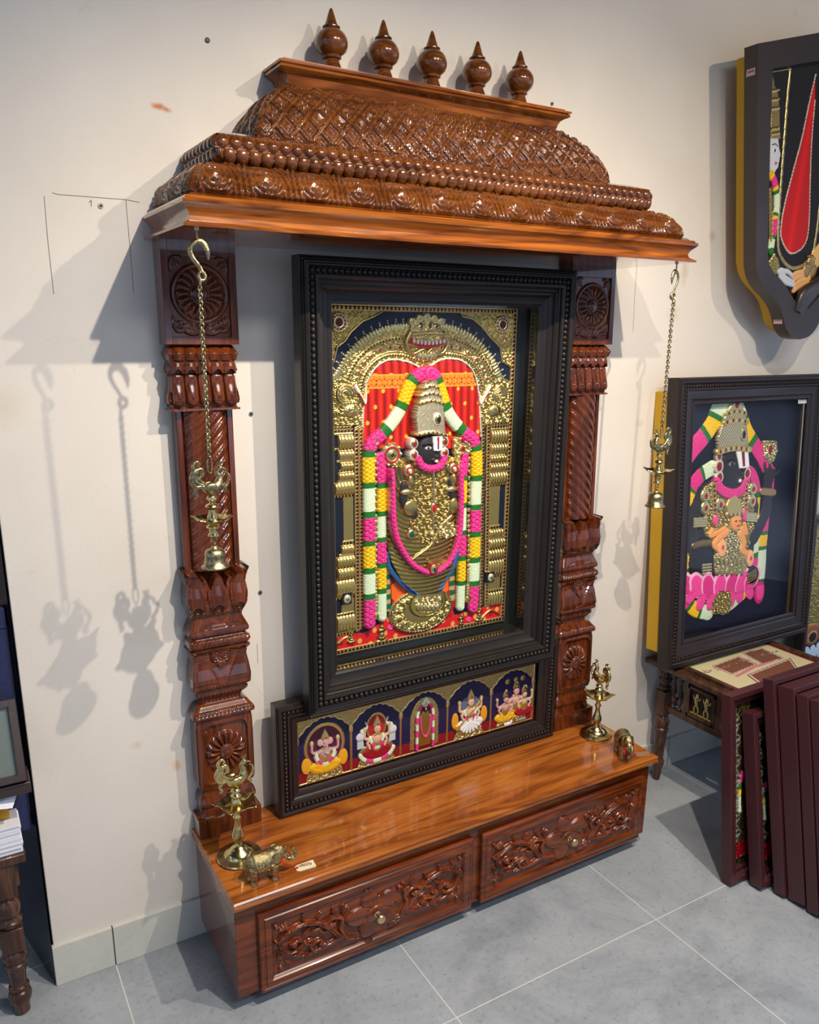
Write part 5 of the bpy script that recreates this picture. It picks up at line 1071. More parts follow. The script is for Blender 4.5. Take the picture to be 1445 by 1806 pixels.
def elephant(x, y, z, rz, label, tagpos, tagrz, readable):
    t = thing('elephant_figurine', label, 'figurine', (x, y, z)); c, s_ = math.cos(rz), math.sin(rz); M = np.array([[c, s_, 0], [-s_, c, 0], [0, 0, 1]])
    def fin(m): m.v = [np.concatenate(m.v) @ M+np.array([x, y, z])]; return m
    m = MB(); m.ell((0, 0, .046), (.031, .0195, .0205), 24, 14); m.ell((-.014, 0, .047), (.020, .0185, .020), 20, 12); m.ell((.018, 0, .049), (.017, .0165, .019), 20, 12)
    m.ell((.036, 0, .058), (.0155, .0125, .0165), 20, 12); m.ell((.034, 0, .070), (.009, .009, .006), 14, 9); m.ell((.042, 0, .052), (.010, .0095, .010), 14, 9)
    for lx, ly in ((-.022, .011), (-.020, -.011), (.020, .011), (.024, -.011)):
        m.tube([(lx, ly, .040), (lx*1.02, ly, .022), (lx*1.05, ly, .010), (lx*1.06, ly, .0)], [.0105, .0085, .0068, .0082], 14); m.lathe([(.0088, 0), (.0085, .003), (.007, .005)], (lx*1.06, ly, 0), 14)
    m.tube(crs([(.046, 0, .054), (.056, 0, .044), (.062, 0, .036), (.071, 0, .038), (.074, 0, .048), (.070, 0, .056), (.066, 0, .062)], 6), [.0085, .0070, .0058, .0050, .0045, .0040, .0046], 12)
    m.tube(crs([(-.031, 0, .056), (-.036, 0, .046), (-.036, 0, .030), (-.034, 0, .022)], 5), [.003, .0022, .002, .003], 8)
    b = fin(m).obj('body', CAST, t, angle=180)
    md = b.modifiers.new('skin', 'REMESH'); md.mode = 'VOXEL'; md.voxel_size = .0011; md.use_smooth_shade = True; sm = b.modifiers.new('soft', 'SMOOTH'); sm.iterations = 3
    for sg in (-1, 1):
        m = MB(); m.ell((.029, sg*.0145, .055), (.0105, .0028, .0150), 16, 10); fin(m).obj('ear', CAST, t, angle=180)
        m = MB(); m.tube(crs([(.048, sg*.006, .049), (.057, sg*.009, .044), (.066, sg*.009, .048)], 5), [.0028, .0022, .0007], 9); fin(m).obj('tusk', BRASS, t, angle=180)
    m = MB()   # saddle blanket with tassels, a belt and head ornament
    a = np.linspace(-PI*.62, PI*.62, 25); xs = np.linspace(-.019, .014, 12); V = [(xx, .0212*math.sin(q)*1.02, .046+.0228*math.cos(q)) for xx in xs for q in a]
    m.add(V, [(i*25+j, i*25+j+1, (i+1)*25+j+1, (i+1)*25+j) for i in range(11) for j in range(24)])
    for xx in (-.019, .014): m.tube([(xx, .0215*math.sin(q)*1.02, .046+.0232*math.cos(q)) for q in a], .0011, 7)
    for i in range(9):
        for sg in (-1, 1): m.ell((-.019+i*.0041, sg*.0205, .0355), .0016, 8, 6)
    for i in range(5):
        for sg in (-1, 1): m.ell((-.014+i*.006, sg*.0222, .046), (.0022, .0010, .0022), 8, 6)
    for i in range(6): m.ell((.040+.0045*math.sin(i), 0, .073-.002*i) if i < 2 else (.047+.0012*i, (i-3.5)*.003, .064), .0016, 8, 6)
    fin(m).obj('saddle_cloth', CAST, t, angle=80)
    # price tag lying on the bench and its red thread
    tp = np.array(tagpos, float); ca, sa = math.cos(tagrz), math.sin(tagrz)
    def loc(a, b, h=0): return (tp[0]+a*ca-b*sa, tp[1]+a*sa+b*ca, tp[2]+h)
    m = MB(); pr = [(-.019, -.007), (-.013, -.0115), (.024, -.0115), (.024, .0115), (-.013, .0115), (-.019, .007)]
    V = [loc(a, b, 0.0006) for a, b in pr]+[loc(a, b, .0014+.003*(a > 0)) for a, b in pr]; n = 6; m.add(V, [tuple(range(n))[::-1], tuple(range(n, 2*n))]+[(i, (i+1) % n, n+(i+1) % n, n+i) for i in range(n)])
    tg = m.obj('price_tag', CARD if readable else PALETAG, t, smooth=False)
    m = MB(); st = M.T if False else M
    def W(p): return np.array(p) @ M+np.array([x, y, z])
    ring = [W((.040+.004*math.cos(q), .0145*math.sin(q), .047+.014*math.cos(q))) for q in np.linspace(0, 2*PI, 26)[:-1]]
    m.tube(ring, .0011, 7, closed=True)
    p0 = W((.052, -.010, .036)); p1 = loc(-.016, 0, .003); m.tube(crs([W((.042, -.013, .040)), W((.050, -.014, .030)), (np.array(p1)+p0)/2+np.array([0, 0, -.008]), p1], 7), .0011, 7)
    for q in (W((.050, -.014, .034)), p1): m.ell(q, .0028, 10, 7)
    if not readable:
        for dy in (-.010, -.003, .006): m.tube(crs([W((.048, dy, .044)), W((.054, dy*1.4, .030)), W((.050, dy*1.8, .016))], 5), .0013, 7)
    m.obj('red_thread', RED, t, angle=180)
    if readable:
        cu = bpy.data.curves.new('tag_lettering', 'FONT'); cu.body = 'Kirtan'; cu.size = .0125; cu.align_x = 'CENTER'; cu.align_y = 'CENTER'; cu.extrude = .0002; cu.shear = .35
        o = bpy.data.objects.new('tag_lettering', cu); COL.objects.link(o); cu.materials.append(plain('tag_print', (150, 52, 30), .6))
        bpy.context.view_layer.update(); me = bpy.data.meshes.new_from_object(o.evaluated_get(bpy.context.evaluated_depsgraph_get())); bpy.data.objects.remove(o)
        o = bpy.data.objects.new('tag_lettering', me); COL.objects.link(o); o.parent = tg
        l = loc(.004, 0, .0052); o.location = np.array(l)-ORG[tg.name]; o.rotation_euler = (0, -.08, tagrz+PI)
        m = MB(); m.add([loc(-.006, .0055, .0042), loc(.016, .0055, .0050), loc(.016, .0047, .0050), loc(-.006, .0047, .0042)], [(0, 1, 2, 3)]); m.obj('tag_underline', bpy.data.materials['tag_print'], tg, smooth=False)
PALETAG = plain('glossy_clear_tag', (150, 112, 84), .15, 0, .5)
elephant(.405, -.262, .297, -.12, 'small brass elephant facing right at the front left corner of the bench', (.499, -.268, .297), -.10, True)
elephant(1.478, -.252, .297, -2.05, 'small brass elephant with red bow near the right front corner of the bench', (1.520, -.282, .297), -.35, False)
# ------------------------------------------------------------------ things on the right
def leg_table(name, label, x0, x1, y0, y1, ztop, th, legs, legprof, mat, block):
    t = thing(name, label, 'table', ((x0+x1)/2, (y0+y1)/2, 0)); m = MB(); V = []
    m.box(x0, x1, y0, y1, ztop-th, ztop); m.obj('table_top', mat, t, bevel=.006, seg=3)
    for lx, ly in legs:
        m = MB(); m.lathe(legprof, (lx, ly, 0), 24)
        for a, b, w in block: m.box(lx-w, lx+w, ly-w, ly+w, a, b)
        m.obj('leg', mat, t, bevel=.002)
    return t
TZ = .4355
LP = [(.011, 0), (.012, .006), (.014, .020), (.0155, .045), (.020, .060), (.0205, .070), (.0165, .076), (.0155, .084), (.019, .15), (.0205, .178), (.024, .184), (.0245, .190), (.019, .196), (.024, .206), (.0245, .218), (.019, .232), (.014, .238), (.014, .245)]
LPT = [(.015, .325), (.020, .333), (.021, .340), (.014, .346), (.020, .356), (.022, .366), (.016, .376), (.020, .384), (.020, .392)]
rt = thing('display_table', 'low rosewood table with turned legs and a glazed floral picture set in its top', 'table', (2.05, -.22, 0))
m = MB(); m.box(1.803, 2.30, -.452, -.006, .4165, TZ); m.obj('table_top', ROSE, rt, bevel=.007, seg=3)
m = MB(); V = []; F = []
for i, y in enumerate([(0, 0), (.0, .010), (.012, .012), (.022, .006), (.022, .001)]):
    a, h = y; V += [(1.832+a, -.420+a, TZ+h), (2.272-a, -.420+a, TZ+h), (2.272-a, -.03-a, TZ+h), (1.832+a, -.03-a, TZ+h)]
for i in range(4):
    for j in range(4): a = i*4+j; b = i*4+(j+1) % 4; F.append((a, b, b+4, a+4))
m.add(V, F); m.obj('top_moulding', ROSE, rt, angle=25)
for lx, ly in ((1.861, -.052), (1.861, -.405), (2.245, -.052), (2.245, -.405)):
    m = MB(); m.lathe(LP, (lx, ly, 0), 24); m.lathe(LPT, (lx, ly, 0), 24); m.box(lx-.020, lx+.020, ly-.020, ly+.020, .243, .326); m.box(lx-.019, lx+.019, ly-.019, ly+.019, .391, .418); m.obj('leg', ROSE, rt, bevel=.002)
for (a, b, c, d) in ((1.852, 1.870, -.405, -.052), (2.236, 2.254, -.405, -.052), (1.861, 2.245, -.414, -.396), (1.861, 2.245, -.061, -.043)):
    m = MB(); m.box(a, b, c, d, .390, .418); m.box(a, b, c, d, .258, .279); m.obj('rail', ROSE, rt, bevel=.002)
for sx in (1.861, 2.245):
    for y in (-.090, -.116, -.330, -.356):
        m = MB(); m.lathe([(.004, .278), (.008, .283), (.004, .289), (.005, .296), (.0095, .306), (.006, .318), (.004, .323), (.009, .331), (.010, .340), (.006, .350), (.004, .372), (.007, .382), (.004, .391)], (sx, y, 0), 14); m.obj('spindle', ROSE, rt)
    m = MB(); 
    for yy in (-.142, -.264): m.box(sx-.008, sx+.008, yy-.008, yy+.008, .278, .391)
    for a in range(1): m.box(sx-.003, sx+.008, -.262, -.144, .279, .391)
    for (ya, yb, za, zb) in ((-.256, -.150, .374, .384), (-.256, -.150, .283, .293), (-.256, -.246, .283, .384), (-.160, -.150, .283, .384)): m.box(sx-.011, sx-.002, ya, yb, za, zb)
    pn = m.obj('inset_panel', ROSE, rt, bevel=.0015)
    Rr = Relief.make(-.246, -.160, .293, .374, .0011, base=(40, 34, 30)); Rr.emb = emboss(Rr, .012, .004, 4); Rr.stroke([(-.246, .2955), (-.160, .2955)], .003, .003, 0, .003, col=GOLD, met=1)
    for cy in (-.184, -.222):
        Rr.ellipse(cy, .360, .005, .006, .002, .004, GOLDL, 1); Rr.stroke(crs([(cy, .354), (cy+.003, .342), (cy, .330)], 5), .006, .005, .002, .004, col=GOLDL, met=1)
        for sg in (-1, 1): Rr.stroke(crs([(cy, .328), (cy+sg*.008, .314), (cy+sg*.006, .298)], 5), .0035, .002, .002, .003, col=GOLD, met=1); Rr.stroke(crs([(cy, .350), (cy+sg*.010, .346), (cy+sg*.014, .356)], 5), .0025, .0018, .002, .003, col=GOLD, met=1)
    P = np.stack([np.full(Rr.X.shape, sx-.004)-Rr.h*.7, Rr.X, Rr.Y], -1)[:, ::-1]; gridmesh('dancer_relief', P, PAINT, pn, Rr.c[:, ::-1], Rr.m[:, ::-1], angle=180)
# glazed top picture
R = Relief.make(1.856, 2.248, -.396, -.054, .0018, base=(214, 204, 160)); R.emb = emboss(R, .014, .0045, 8)
def rosered(x, y): w = R.win(x.min(), x.max(), y.min(), y.max()); e = R.emb[w]; c = np.empty(x.shape+(3,)); c[:] = lin((120, 104, 72)); c[e > .2] = lin((132, 34, 40)); return 0*x, c
def tt(u, v): p = un(u, v, 2, TZ+.002); return (p[0], p[1])
for bx in ([tt(1262, 1174), tt(1303, 1159), tt(1331, 1171), tt(1292, 1187)], [tt(1314, 1152), tt(1344, 1144), tt(1379, 1160), tt(1345, 1169)], [tt(1326, 1190), tt(1392, 1164), tt(1402, 1178), tt(1409, 1205), tt(1360, 1215)]):
    P = np.array(bx); c = P.mean(0); R.poly((P-c)*1.16+c, h=0, col=(110, 40, 50)); R.poly((P-c)*1.10+c, h=0, col=(230, 196, 186)); R.poly((P-c)*1.02+c, h=0, col=(90, 36, 40)); R.poly(bx, fn=rosered)
R.stroke([tt(1300, 1192), tt(1330, 1176), tt(1362, 1166)], .006, .006, 0, 0, col=(206, 130, 136), mode='set')
R.stroke([(1.858, -.056), (2.246, -.056), (2.246, -.394), (1.858, -.394), (1.858, -.056)], .005, .005, 0, 0, col=(206, 90, 80), mode='set')
for i in range(60): a, b = 1.87+RNG.rand()*.36, -.19+RNG.normal()*.006; R.ellipse(a, b, .004, .003, 0, 0, (92, 108, 84) if i % 2 else (190, 110, 110))
gridmesh('top_picture', np.stack([R.X, R.Y, np.full(R.X.shape, TZ+.0012)], -1), PAINT, rt, R.c, R.m, angle=180)
m = MB(); m.box(1.853, 2.251, -.399, -.051, TZ+.0018, TZ+.0038); m.obj('glass_pane', GLASS, rt, smooth=False)
# ---- picture leaning on the table
def local(root):
    M = np.array(Matrix.LocRotScale(root.location, root.rotation_euler, None).inverted())
    C = M[:3, :3] @ CAM+M[:3, 3]
    def f(u, v, y): d = M[:3, :3] @ (AFW*FPX+AR*(u-722.5-PPX)+AU*(903+PPY-v)); p = C+d*(y-C[1])/d[1]; return (p[0], p[2])
    return f
lk = thing('framed_relief_picture', 'dark-framed relief of a dark-skinned deity holding a small goddess, leaning on the table', 'framed picture', (1.752, -.105, .4485), (-.0686, 0, 0))
LW, LH = .690, .876
PR3 = [(0, 0), (0, -.040), (.002, -.043), (.006, -.042), (.009, -.046), (.015, -.047), (.018, -.045), (.020, -.041), (.030, -.041), (.032, -.045), (.036, -.045), (.039, -.041), (.046, -.039), (.062, -.037), (.066, -.033), (.070, -.035), (.076, -.034), (.080, -.030), (.080, -.022)]
frame_loft('frame', lk, 0, LW, 0, LH, PR3, EBROWN); beads('rope_moulding', lk, 0, LW, 0, LH, .025, -.0415, .0115, .0046, EBROWN, long=.85)
m = MB(); m.box(.07, LW-.07, -.004, .0, .07, LH-.07); m.obj('back_board', BLACKIN, lk, smooth=False)
m = MB(); m.box(.002, LW-.05, .0008, .050, .045, .838); m.obj('yellow_backing', YELLOW, lk, bevel=.003)
pane('glass_pane', lk, .079, LW-.079, .079, LH-.079, -.0265, GLASS)
fl = local(lk); YL = -.010
def ql(a, b): return fl(a/3.283+1120, b/3.283+640, YL)
def QL(l): return [ql(*p) for p in l]
R = Relief.make(.074, LW-.074, .074, LH-.074, .0016, base=(14, 16, 34)); R.emb = emboss(R, .015, .005, 12)
LAYL = {0: 'painted_backdrop', 1: 'garland', 2: 'deity_figure', 3: 'goddess_figure', 4: 'lotus_seat', 5: 'reflected_column'}
R.cur = 1
garland(R, crs(QL([(560, 210), (490, 260), (455, 350), (400, 430), (340, 500), (296, 560)]), 8), .030, GL(('w', 100), ('g', 22), ('y', 60), ('g', 22), ('p', 130)), .008, .012)
garland(R, crs(QL([(580, 210), (620, 300), (650, 390), (690, 460), (740, 540), (780, 640), (775, 760)]), 8), .026, GL(('w', 60), ('g', 22), ('y', 66), ('g', 22), ('p', 190)), .008, .012)
garland(R, crs(QL([(450, 610), (380, 660), (330, 740), (300, 860), (290, 1000), (290, 1200), (296, 1330), (340, 1420), (430, 1450)]), 8), .024, GL(('w', 60), ('g', 20), ('p', 90), ('g', 20), ('y', 70), ('g', 20), ('w', 120), ('p', 90), ('g', 20), ('y', 80), ('g', 20), ('w', 80), ('g', 20), ('p', 80), ('g', 20), ('y', 70), ('g', 20), ('w', 60)), .007, .010)
garland(R, crs(QL([(640, 610), (690, 650), (712, 740), (704, 860), (700, 1000), (712, 1130), (670, 1290), (590, 1380), (520, 1430)]), 8), .018, GL(('g', 20), ('p', 90), ('g', 20), ('y', 60), ('w', 120), ('g', 20), ('p', 60), ('g', 20), ('y', 60), ('w', 90)), .006, .009)
garland(R, crs(QL([(768, 790), (760, 870), (750, 990), (742, 1080), (738, 1180), (728, 1275)]), 8), .021, GL(('p', 170), ('g', 20), ('y', 60), ('g', 20), ('w', 160), ('g', 22)), .009, .010)
p = ql(725, 1330); R.ellipse(*p, .026, .040, .010, .012, PINKD, 0); [R.leaf(p[0]+dx, p[1]+.030, -PI/2-dx*8, .055, .008, .014, .008, 0, col=PINK, met=0) for dx in (-.014, -.005, .005, .014)]
R.cur = 2
body = QL([(330, 820), (370, 720), (450, 670), (560, 700), (640, 690), (700, 740), (720, 830), (700, 1000), (680, 1180), (600, 1260), (420, 1250), (330, 1200), (300, 1050)])
R.poly(body, h=.012, col=SKIN, met=0)
R.stroke(crs(QL([(350, 860), (330, 960), (345, 1060), (390, 1060)]), 6), .030, .022, .014, .016, col=SKIN, met=0)
foil(R, QL([(400, 720), (470, 680), (640, 680), (690, 740), (690, 1000), (640, 1100), (440, 1100), (400, 960)]), .024, .009, GOLD)
p = ql(385, 1150); R.ellipse(*p, .058, .082, .020, .020, (30, 28, 30), 0)
for i in range(4): R.stroke(QL([(385, 1170+i*17), (435, 1165+i*17)]), .0035, .0035, .040, .003, col=GOLDL, met=1)
R.stroke(crs(QL([(335, 1060), (380, 1045), (435, 1040)]), 5), .010, .010, .040, .004, col=(150, 120, 70), met=.9)
R.stroke(crs(QL([(690, 1010), (730, 930), (762, 850), (768, 760), (770, 690)]), 7), .024, .020, .020, .014, col=SKIN, met=0)
R.stroke(QL([(735, 745), (800, 750)]), .012, .012, .034, .004, col=(176, 140, 90), met=.8)
R.ellipse(*ql(775, 660), .026, .034, .024, .014, SKIN, 0)
for a, b in (((755, 640), (748, 580)), ((775, 635), (778, 575)), ((795, 640), (810, 610)), ((805, 650), (832, 625))): R.stroke(QL([a, b]), .0075, .005, .030, .008, col=SKIN, met=0)
foil(R, QL([(740, 450), (815, 450), (820, 510), (800, 570), (775, 585), (745, 540)]), .036, .009, GOLDL); R.ellipse(*ql(775, 500), .010, .014, .046, .004, (140, 30, 34), .2)
R.poly(QL([(452, 690), (480, 560), (470, 500), (640, 500), (655, 600), (635, 690), (560, 720)]), h=.022, col=SKIN, met=0)
p = ql(565, 620); R.ellipse(p[0], p[1], .060, .070, .026, .026, (40, 38, 40), 0)
R.stroke(crs(QL([(606, 590), (626, 625), (618, 650)]), 5), .008, .010, .052, .010, col=(42, 40, 42), met=0)
for u in (548, 630): R.ellipse(*ql(u, 585), .015, .006, .052, .001, (120, 118, 116), 0); R.ellipse(*ql(u+3, 585), .006, .006, .054, .001, (12, 12, 12), 0); R.stroke(crs(QL([(u-28, 568), (u, 556), (u+22, 566)]), 4), .0022, .0016, .054, .001, col=(10, 10, 10), met=0)
R.stroke(crs(QL([(578, 668), (600, 662), (622, 664)]), 4), .005, .003, .052, .003, col=(70, 48, 46), met=0); R.ellipse(*ql(596, 680), .007, .006, .055, .003, (238, 238, 236), 0)
R.poly(QL([(572, 510), (640, 505), (648, 605), (590, 610)]), h=.060, col=(238, 238, 234), met=0); R.poly(QL([(600, 510), (618, 509), (622, 598), (608, 600)]), h=.061, col=(120, 30, 36), met=0)
for (u, v, r_) in ((478, 600, .020), (480, 662, .018), (640, 640, .018), (478, 540, .014)): R.ellipse(*ql(u, v), r_, r_*1.15, .044, .005, (222, 210, 180), .5); R.ellipse(*ql(u, v), r_*.6, r_*.72, .049, .003, (140, 24, 30), .1)
CRL = QL([(475, 520), (470, 440), (490, 370), (515, 300), (545, 240), (575, 218), (605, 245), (630, 310), (640, 400), (650, 480), (645, 510), (560, 500)])
def crownl(x, y):
    c0 = ql(560, 400)[0]; t = np.clip(np.abs(x-c0)/.075, 0, 1); u = (x-c0)/.011; v = y/.011; d = np.sqrt(np.clip(1-((np.mod(u+v, 1)-.5)**2+(np.mod(u-v, 1)-.5)**2)*3, 0, 1)); c = np.empty(x.shape+(3,)); c[:] = lin((176, 152, 92)); c[d > .8] = lin((226, 214, 180)); return .036+.024*np.sqrt(1-t*t*.95)+.003*d, c
R.poly(CRL, fn=crownl, met=.8)
gems(R, crs(QL([(470, 515), (560, 492), (650, 500)]), 6), .010, .012, .064, ((140, 24, 30), GOLDL)); gems(R, crs(QL([(508, 345), (570, 330), (632, 340)]), 6), .009, .014, .062, ((140, 24, 30), (222, 210, 180))); gems(R, crs(QL([(520, 295), (573, 280), (625, 292)]), 6), .007, .012, .062, (RUBY, GOLDL))
R.ellipse(*ql(612, 415), .014, .020, .064, .005, GOLDL, 1); R.ellipse(*ql(612, 415), .008, .013, .069, .003, (60, 20, 60), .1); R.ellipse(*ql(575, 235), .010, .014, .060, .005, (120, 24, 26), .1)
garland(R, crs(QL([(462, 690), (500, 740), (560, 758), (610, 735), (635, 690)]), 7), .016, [(1, 'p')], .046, .010)
for (u, v) in ((405, 770), (680, 730), (405, 840), (675, 800), (490, 820)): R.ellipse(*ql(u, v), .018, .022, .034, .008, GOLDL, 1); R.ellipse(*ql(u, v), .008, .009, .042, .003, (150, 36, 30), .1)
gems(R, QL([(450, 700), (460, 900)]), .009, .015, .040, ((150, 20, 24),)); gems(R, QL([(640, 700), (634, 900)]), .009, .015, .040, ((150, 20, 24),))
for i in range(4): R.stroke(QL([(340, 905+i*14), (410, 900+i*14)]), .004, .004, .034, .004, col=GOLDL, met=1); R.stroke(QL([(640, 870+i*14), (700, 875+i*14)]), .004, .004, .034, .004, col=GOLDL, met=1)
R.cur = 4
for i, (u, v) in enumerate([(330, 1255), (380, 1275), (430, 1290), (485, 1292), (540, 1280), (590, 1260), (635, 1235)]):
    R.leaf(ql(u, v+70)[0], ql(u, v+70)[1], PI/2+(3-i)*.28, .080, .034, .028+.002*(i % 2), .010, 0, col=(250, 176, 206), met=0); R.leaf(ql(u, v+70)[0], ql(u, v+70)[1], PI/2+(3-i)*.28, .072, .027, .0305+.002*(i % 2), .010, 0, col=PINK if i % 2 else (222, 56, 134), met=0)
for i, (u, v) in enumerate([(350, 1310), (400, 1340), (450, 1335), (560, 1320), (600, 1300), (650, 1290)]): R.leaf(ql(u, v)[0], ql(u, v)[1], -PI/2-(3-i)*.25, .050, .020, .024, .010, 0, col=PINK, met=0)
foil(R, QL([(480, 1320), (540, 1320), (560, 1380), (540, 1450), (450, 1455), (440, 1390)]), .030, .009, GOLD)
p = ql(675, 1225); R.ellipse(*p, .030, .030, .036, .016, (32, 30, 32), 0); [R.stroke(QL([(645, 1225+i*15), (690, 1195+i*15)]), .003, .003, .052, .003, col=GOLDD, met=.8) for i in range(4)]
R.cur = 3
GS = (240, 160, 90)
foil(R, QL([(500, 960), (560, 940), (610, 960), (620, 1060), (650, 1160), (630, 1200), (560, 1220), (460, 1220), (450, 1120), (490, 1080)]), .044, .009, GOLDL)
for i in range(6): R.stroke(crs(QL([(480+i*26, 1130), (490+i*24, 1170), (470+i*28, 1215)]), 5), .006, .008, .048, .005, col=GOLD, met=1)
R.ellipse(*ql(573, 918), .024, .030, .054, .018, GS, 0); R.poly(QL([(520, 880), (515, 830), (530, 790), (565, 765), (595, 790), (605, 830), (605, 880)]), h=.060, col=(214, 184, 110), met=.9); gems(R, QL([(520, 878), (608, 872)]), .006, .010, .066, ((140, 24, 30), GOLDL))
for u in (565, 588): R.ellipse(*ql(u, 912), .005, .0028, .072, .001, (20, 14, 14), 0)
R.stroke(QL([(572, 940), (586, 938)]), .0022, .0016, .071, .001, col=(180, 40, 50), met=0)
R.stroke(crs(QL([(520, 980), (480, 1010), (450, 1050), (470, 1075)]), 5), .013, .010, .050, .010, col=GS, met=0); R.ellipse(*ql(492, 1070), .020, .028, .056, .008, (244, 176, 120), 0)
R.stroke(crs(QL([(600, 990), (620, 1040), (610, 1080), (650, 1110)]), 5), .013, .010, .050, .010, col=GS, met=0); R.ellipse(*ql(655, 1130), .016, .028, .056, .008, (244, 176, 120), 0)
R.stroke(crs(QL([(610, 960), (635, 985), (625, 930)]), 5), .009, .007, .048, .007, col=GS, met=0); R.stroke(crs(QL([(510, 960), (430, 1000), (440, 965)]), 5), .009, .007, .048, .007, col=GS, met=0)
for (u, v) in ((625, 880), (458, 910)): R.ellipse(*ql(u, v), .010, .018, .050, .008, PINK, 0)
R.ellipse(*ql(492, 1065), .006, .008, .064, .002, (210, 60, 80), 0); R.ellipse(*ql(655, 1128), .006, .008, .064, .002, (210, 60, 80), 0)
relief_obj(R, 'relief', YL+.005, lk, LAYL, k=.27)
m = MB(); a, b = fl(1410, 700, -.03), fl(1428, 711, -.03); m.box(a[0], b[0], -.0285, -.0276, b[1], a[1]); st = m.obj('paper_sticker', plain('sticker_white', (222, 216, 208), .6), lk, smooth=False)
m = MB(); w_, h_ = b[0]-a[0], a[1]-b[1]
for i in range(9): m.box(a[0]+w_*(.1+.09*i), a[0]+w_*(.1+.09*i+.04), -.0289, -.0284, b[1]+h_*(.3+.1*(i % 3)), b[1]+h_*(.62+.08*(i % 2)))
m.obj('sticker_print', BLACK, st, smooth=False)
# ---- shield-shaped picture on the wall
sh = thing('shield_picture', 'large shield-shaped dark frame with a red teardrop between gold lines, hung high on the wall', 'framed picture', (2.211, -.07, 1.85))
FY, BY = -.130, -.088
def h6(a, b, y=FY): p = un(a/5.31+1300, b/5.31+280, 1, y); return (p[0], p[2])
def h1(a, b, y=FY): p = un(a/2.82+1240, b/2.82, 1, y); return (p[0], p[2])
XC = h6(590, 1690)[0]
def mirror(half): return half+[(2*XC-x, z) for x, z in half[::-1]]
left = [h1(275, 216), h1(273, 450), h1(270, 700), h6(182, 700), h6(181, 900)]+[tuple(p) for p in crs([h6(181, 1000), h6(205, 1110), h6(262, 1210), h6(340, 1295), h6(400, 1380), h6(435, 1480), h6(462, 1590), h6(515, 1665), h6(590, 1692)], 5)]
left = [p for i, p in enumerate(left) if i == 0 or abs(p[1]-left[i-1][1])+abs(p[0]-left[i-1][0]) > .002]
top = (XC, un(1445, 57, 1, FY)[2]+.024)
out = [top]+left[:-1]+[(2*XC-x, z) for x, z in left[::-1]][:]
inn_l = [h1(348, 340), h6(306, 100), h6(300, 400), h6(292, 700), h6(290, 880)]+[tuple(p) for p in crs([h6(300, 970), h6(345, 1065), h6(410, 1130), h6(470, 1210), h6(515, 1285), h6(555, 1350), h6(580, 1400)], 5)]
it = (XC, un(1445, 106, 1, FY)[2]+.018)
inn = [it]+inn_l+[(2*XC-x, z) for x, z in inn_l[::-1]]
def resamp(P, n):
    P = np.array(P+[P[0]], float); d = np.concatenate([[0], np.cumsum(np.linalg.norm(np.diff(P, axis=0), axis=1))]); t = np.linspace(0, d[-1], n, endpoint=False)
    t = np.sort(np.concatenate([t, d[:-1]])); return np.stack([np.interp(t, d, P[:, 0]), np.interp(t, d, P[:, 1])], 1)
def shield_loft(name, outer, yb, yf, mat, inner=None, yi=None):
    from mathutils.geometry import delaunay_2d_cdt
    m = MB(); n = len(outer); O = np.array(outer)
    if inner is None:
        m.prism([tuple(p) for p in O], yf, yb); return m.obj(name, mat, sh, bevel=.003)
    I = np.array(inner); k = len(I)
    pts = [Vector(p) for p in O]+[Vector(p) for p in I]
    r = delaunay_2d_cdt(pts, [], [list(range(n)), list(range(n, n+k))], 0, 1e-7)
    vs = [(v.x, yf, v.y) for v in r[0]]
    def isin(P, x, y):
        c = False
        for q in range(len(P)):
            (xa, ya), (xb, yb_) = P[q], P[(q+1) % len(P)]
            if (ya > y) != (yb_ > y) and x < (xb-xa)*(y-ya)/(yb_-ya)+xa: c = not c
        return c
    keep = []
    for f in r[2]:
        cx_ = sum(r[0][q].x for q in f)/len(f); cz_ = sum(r[0][q].y for q in f)/len(f)
        if isin(O, cx_, cz_) and not isin(I, cx_, cz_): keep.append(list(f)[::-1])
    m.add(vs, keep)
    m.add([(x, yf, z) for x, z in O]+[(x, yb, z) for x, z in O], [(i, (i+1) % n, n+(i+1) % n, n+i) for i in range(n)])
    m.add([(x, yf, z) for x, z in I]+[(x*.985+XC*.015, yi, (z-1.8)*.985+1.8) for x, z in I], [(i, k+i, k+(i+1) % k, (i+1) % k) for i in range(k)])
    return m.obj(name, mat, sh, angle=40)
FR = plain('dark_walnut_frame', (52, 40, 35), .42, 0, .2, .05, 60, .2)
shield_loft('frame', out, BY, FY, FR, inn, -.108)
sc_ = [((x-XC)*.93+XC, (z-1.85)*.955+1.852) for x, z in out]
shield_loft('yellow_backing', sc_, -.046, -.087, YELLOW)
m = MB(); m.box(XC-.18, XC+.18, -.046, -.0005, 1.95, 2.0); m.obj('hanging_cleat', FR, sh, bevel=.002)
R = Relief.make(h1(340, 300)[0]-.01, 2*XC-h1(340, 300)[0]+.01, 1.50, 2.26, .0019, base=(30, 27, 27)); R.emb = emboss(R, .014, .0045, 6); YS = -.106
def g6(a, b): p = un(a/5.31+1300, b/5.31+280, 1, YS); return (p[0], p[2])
def g1(a, b): p = un(a/2.82+1240, b/2.82, 1, YS); return (p[0], p[2])
inside = np.zeros(R.X.shape, bool); w = R.win(-9, 9, -9, 9)
R.cur = 1
U = crs([g1(436, 335), g1(420, 500), g1(400, 760), g1(383, 1000), g1(374, 1180), g1(385, 1270), g1(435, 1330), g1(500, 1318), g1(545, 1260), g1(562, 1180), g1(580, 1040), g1(610, 800), g1(640, 500), g1(650, 340)], 8)
gems(R, U, .0045, .006, .003, ((150, 120, 70),), GOLDL); R.stroke([g1(345, 356), g1(438, 340)], .002, .002, .003, .002, col=GOLD, met=1)
R.cur = 2
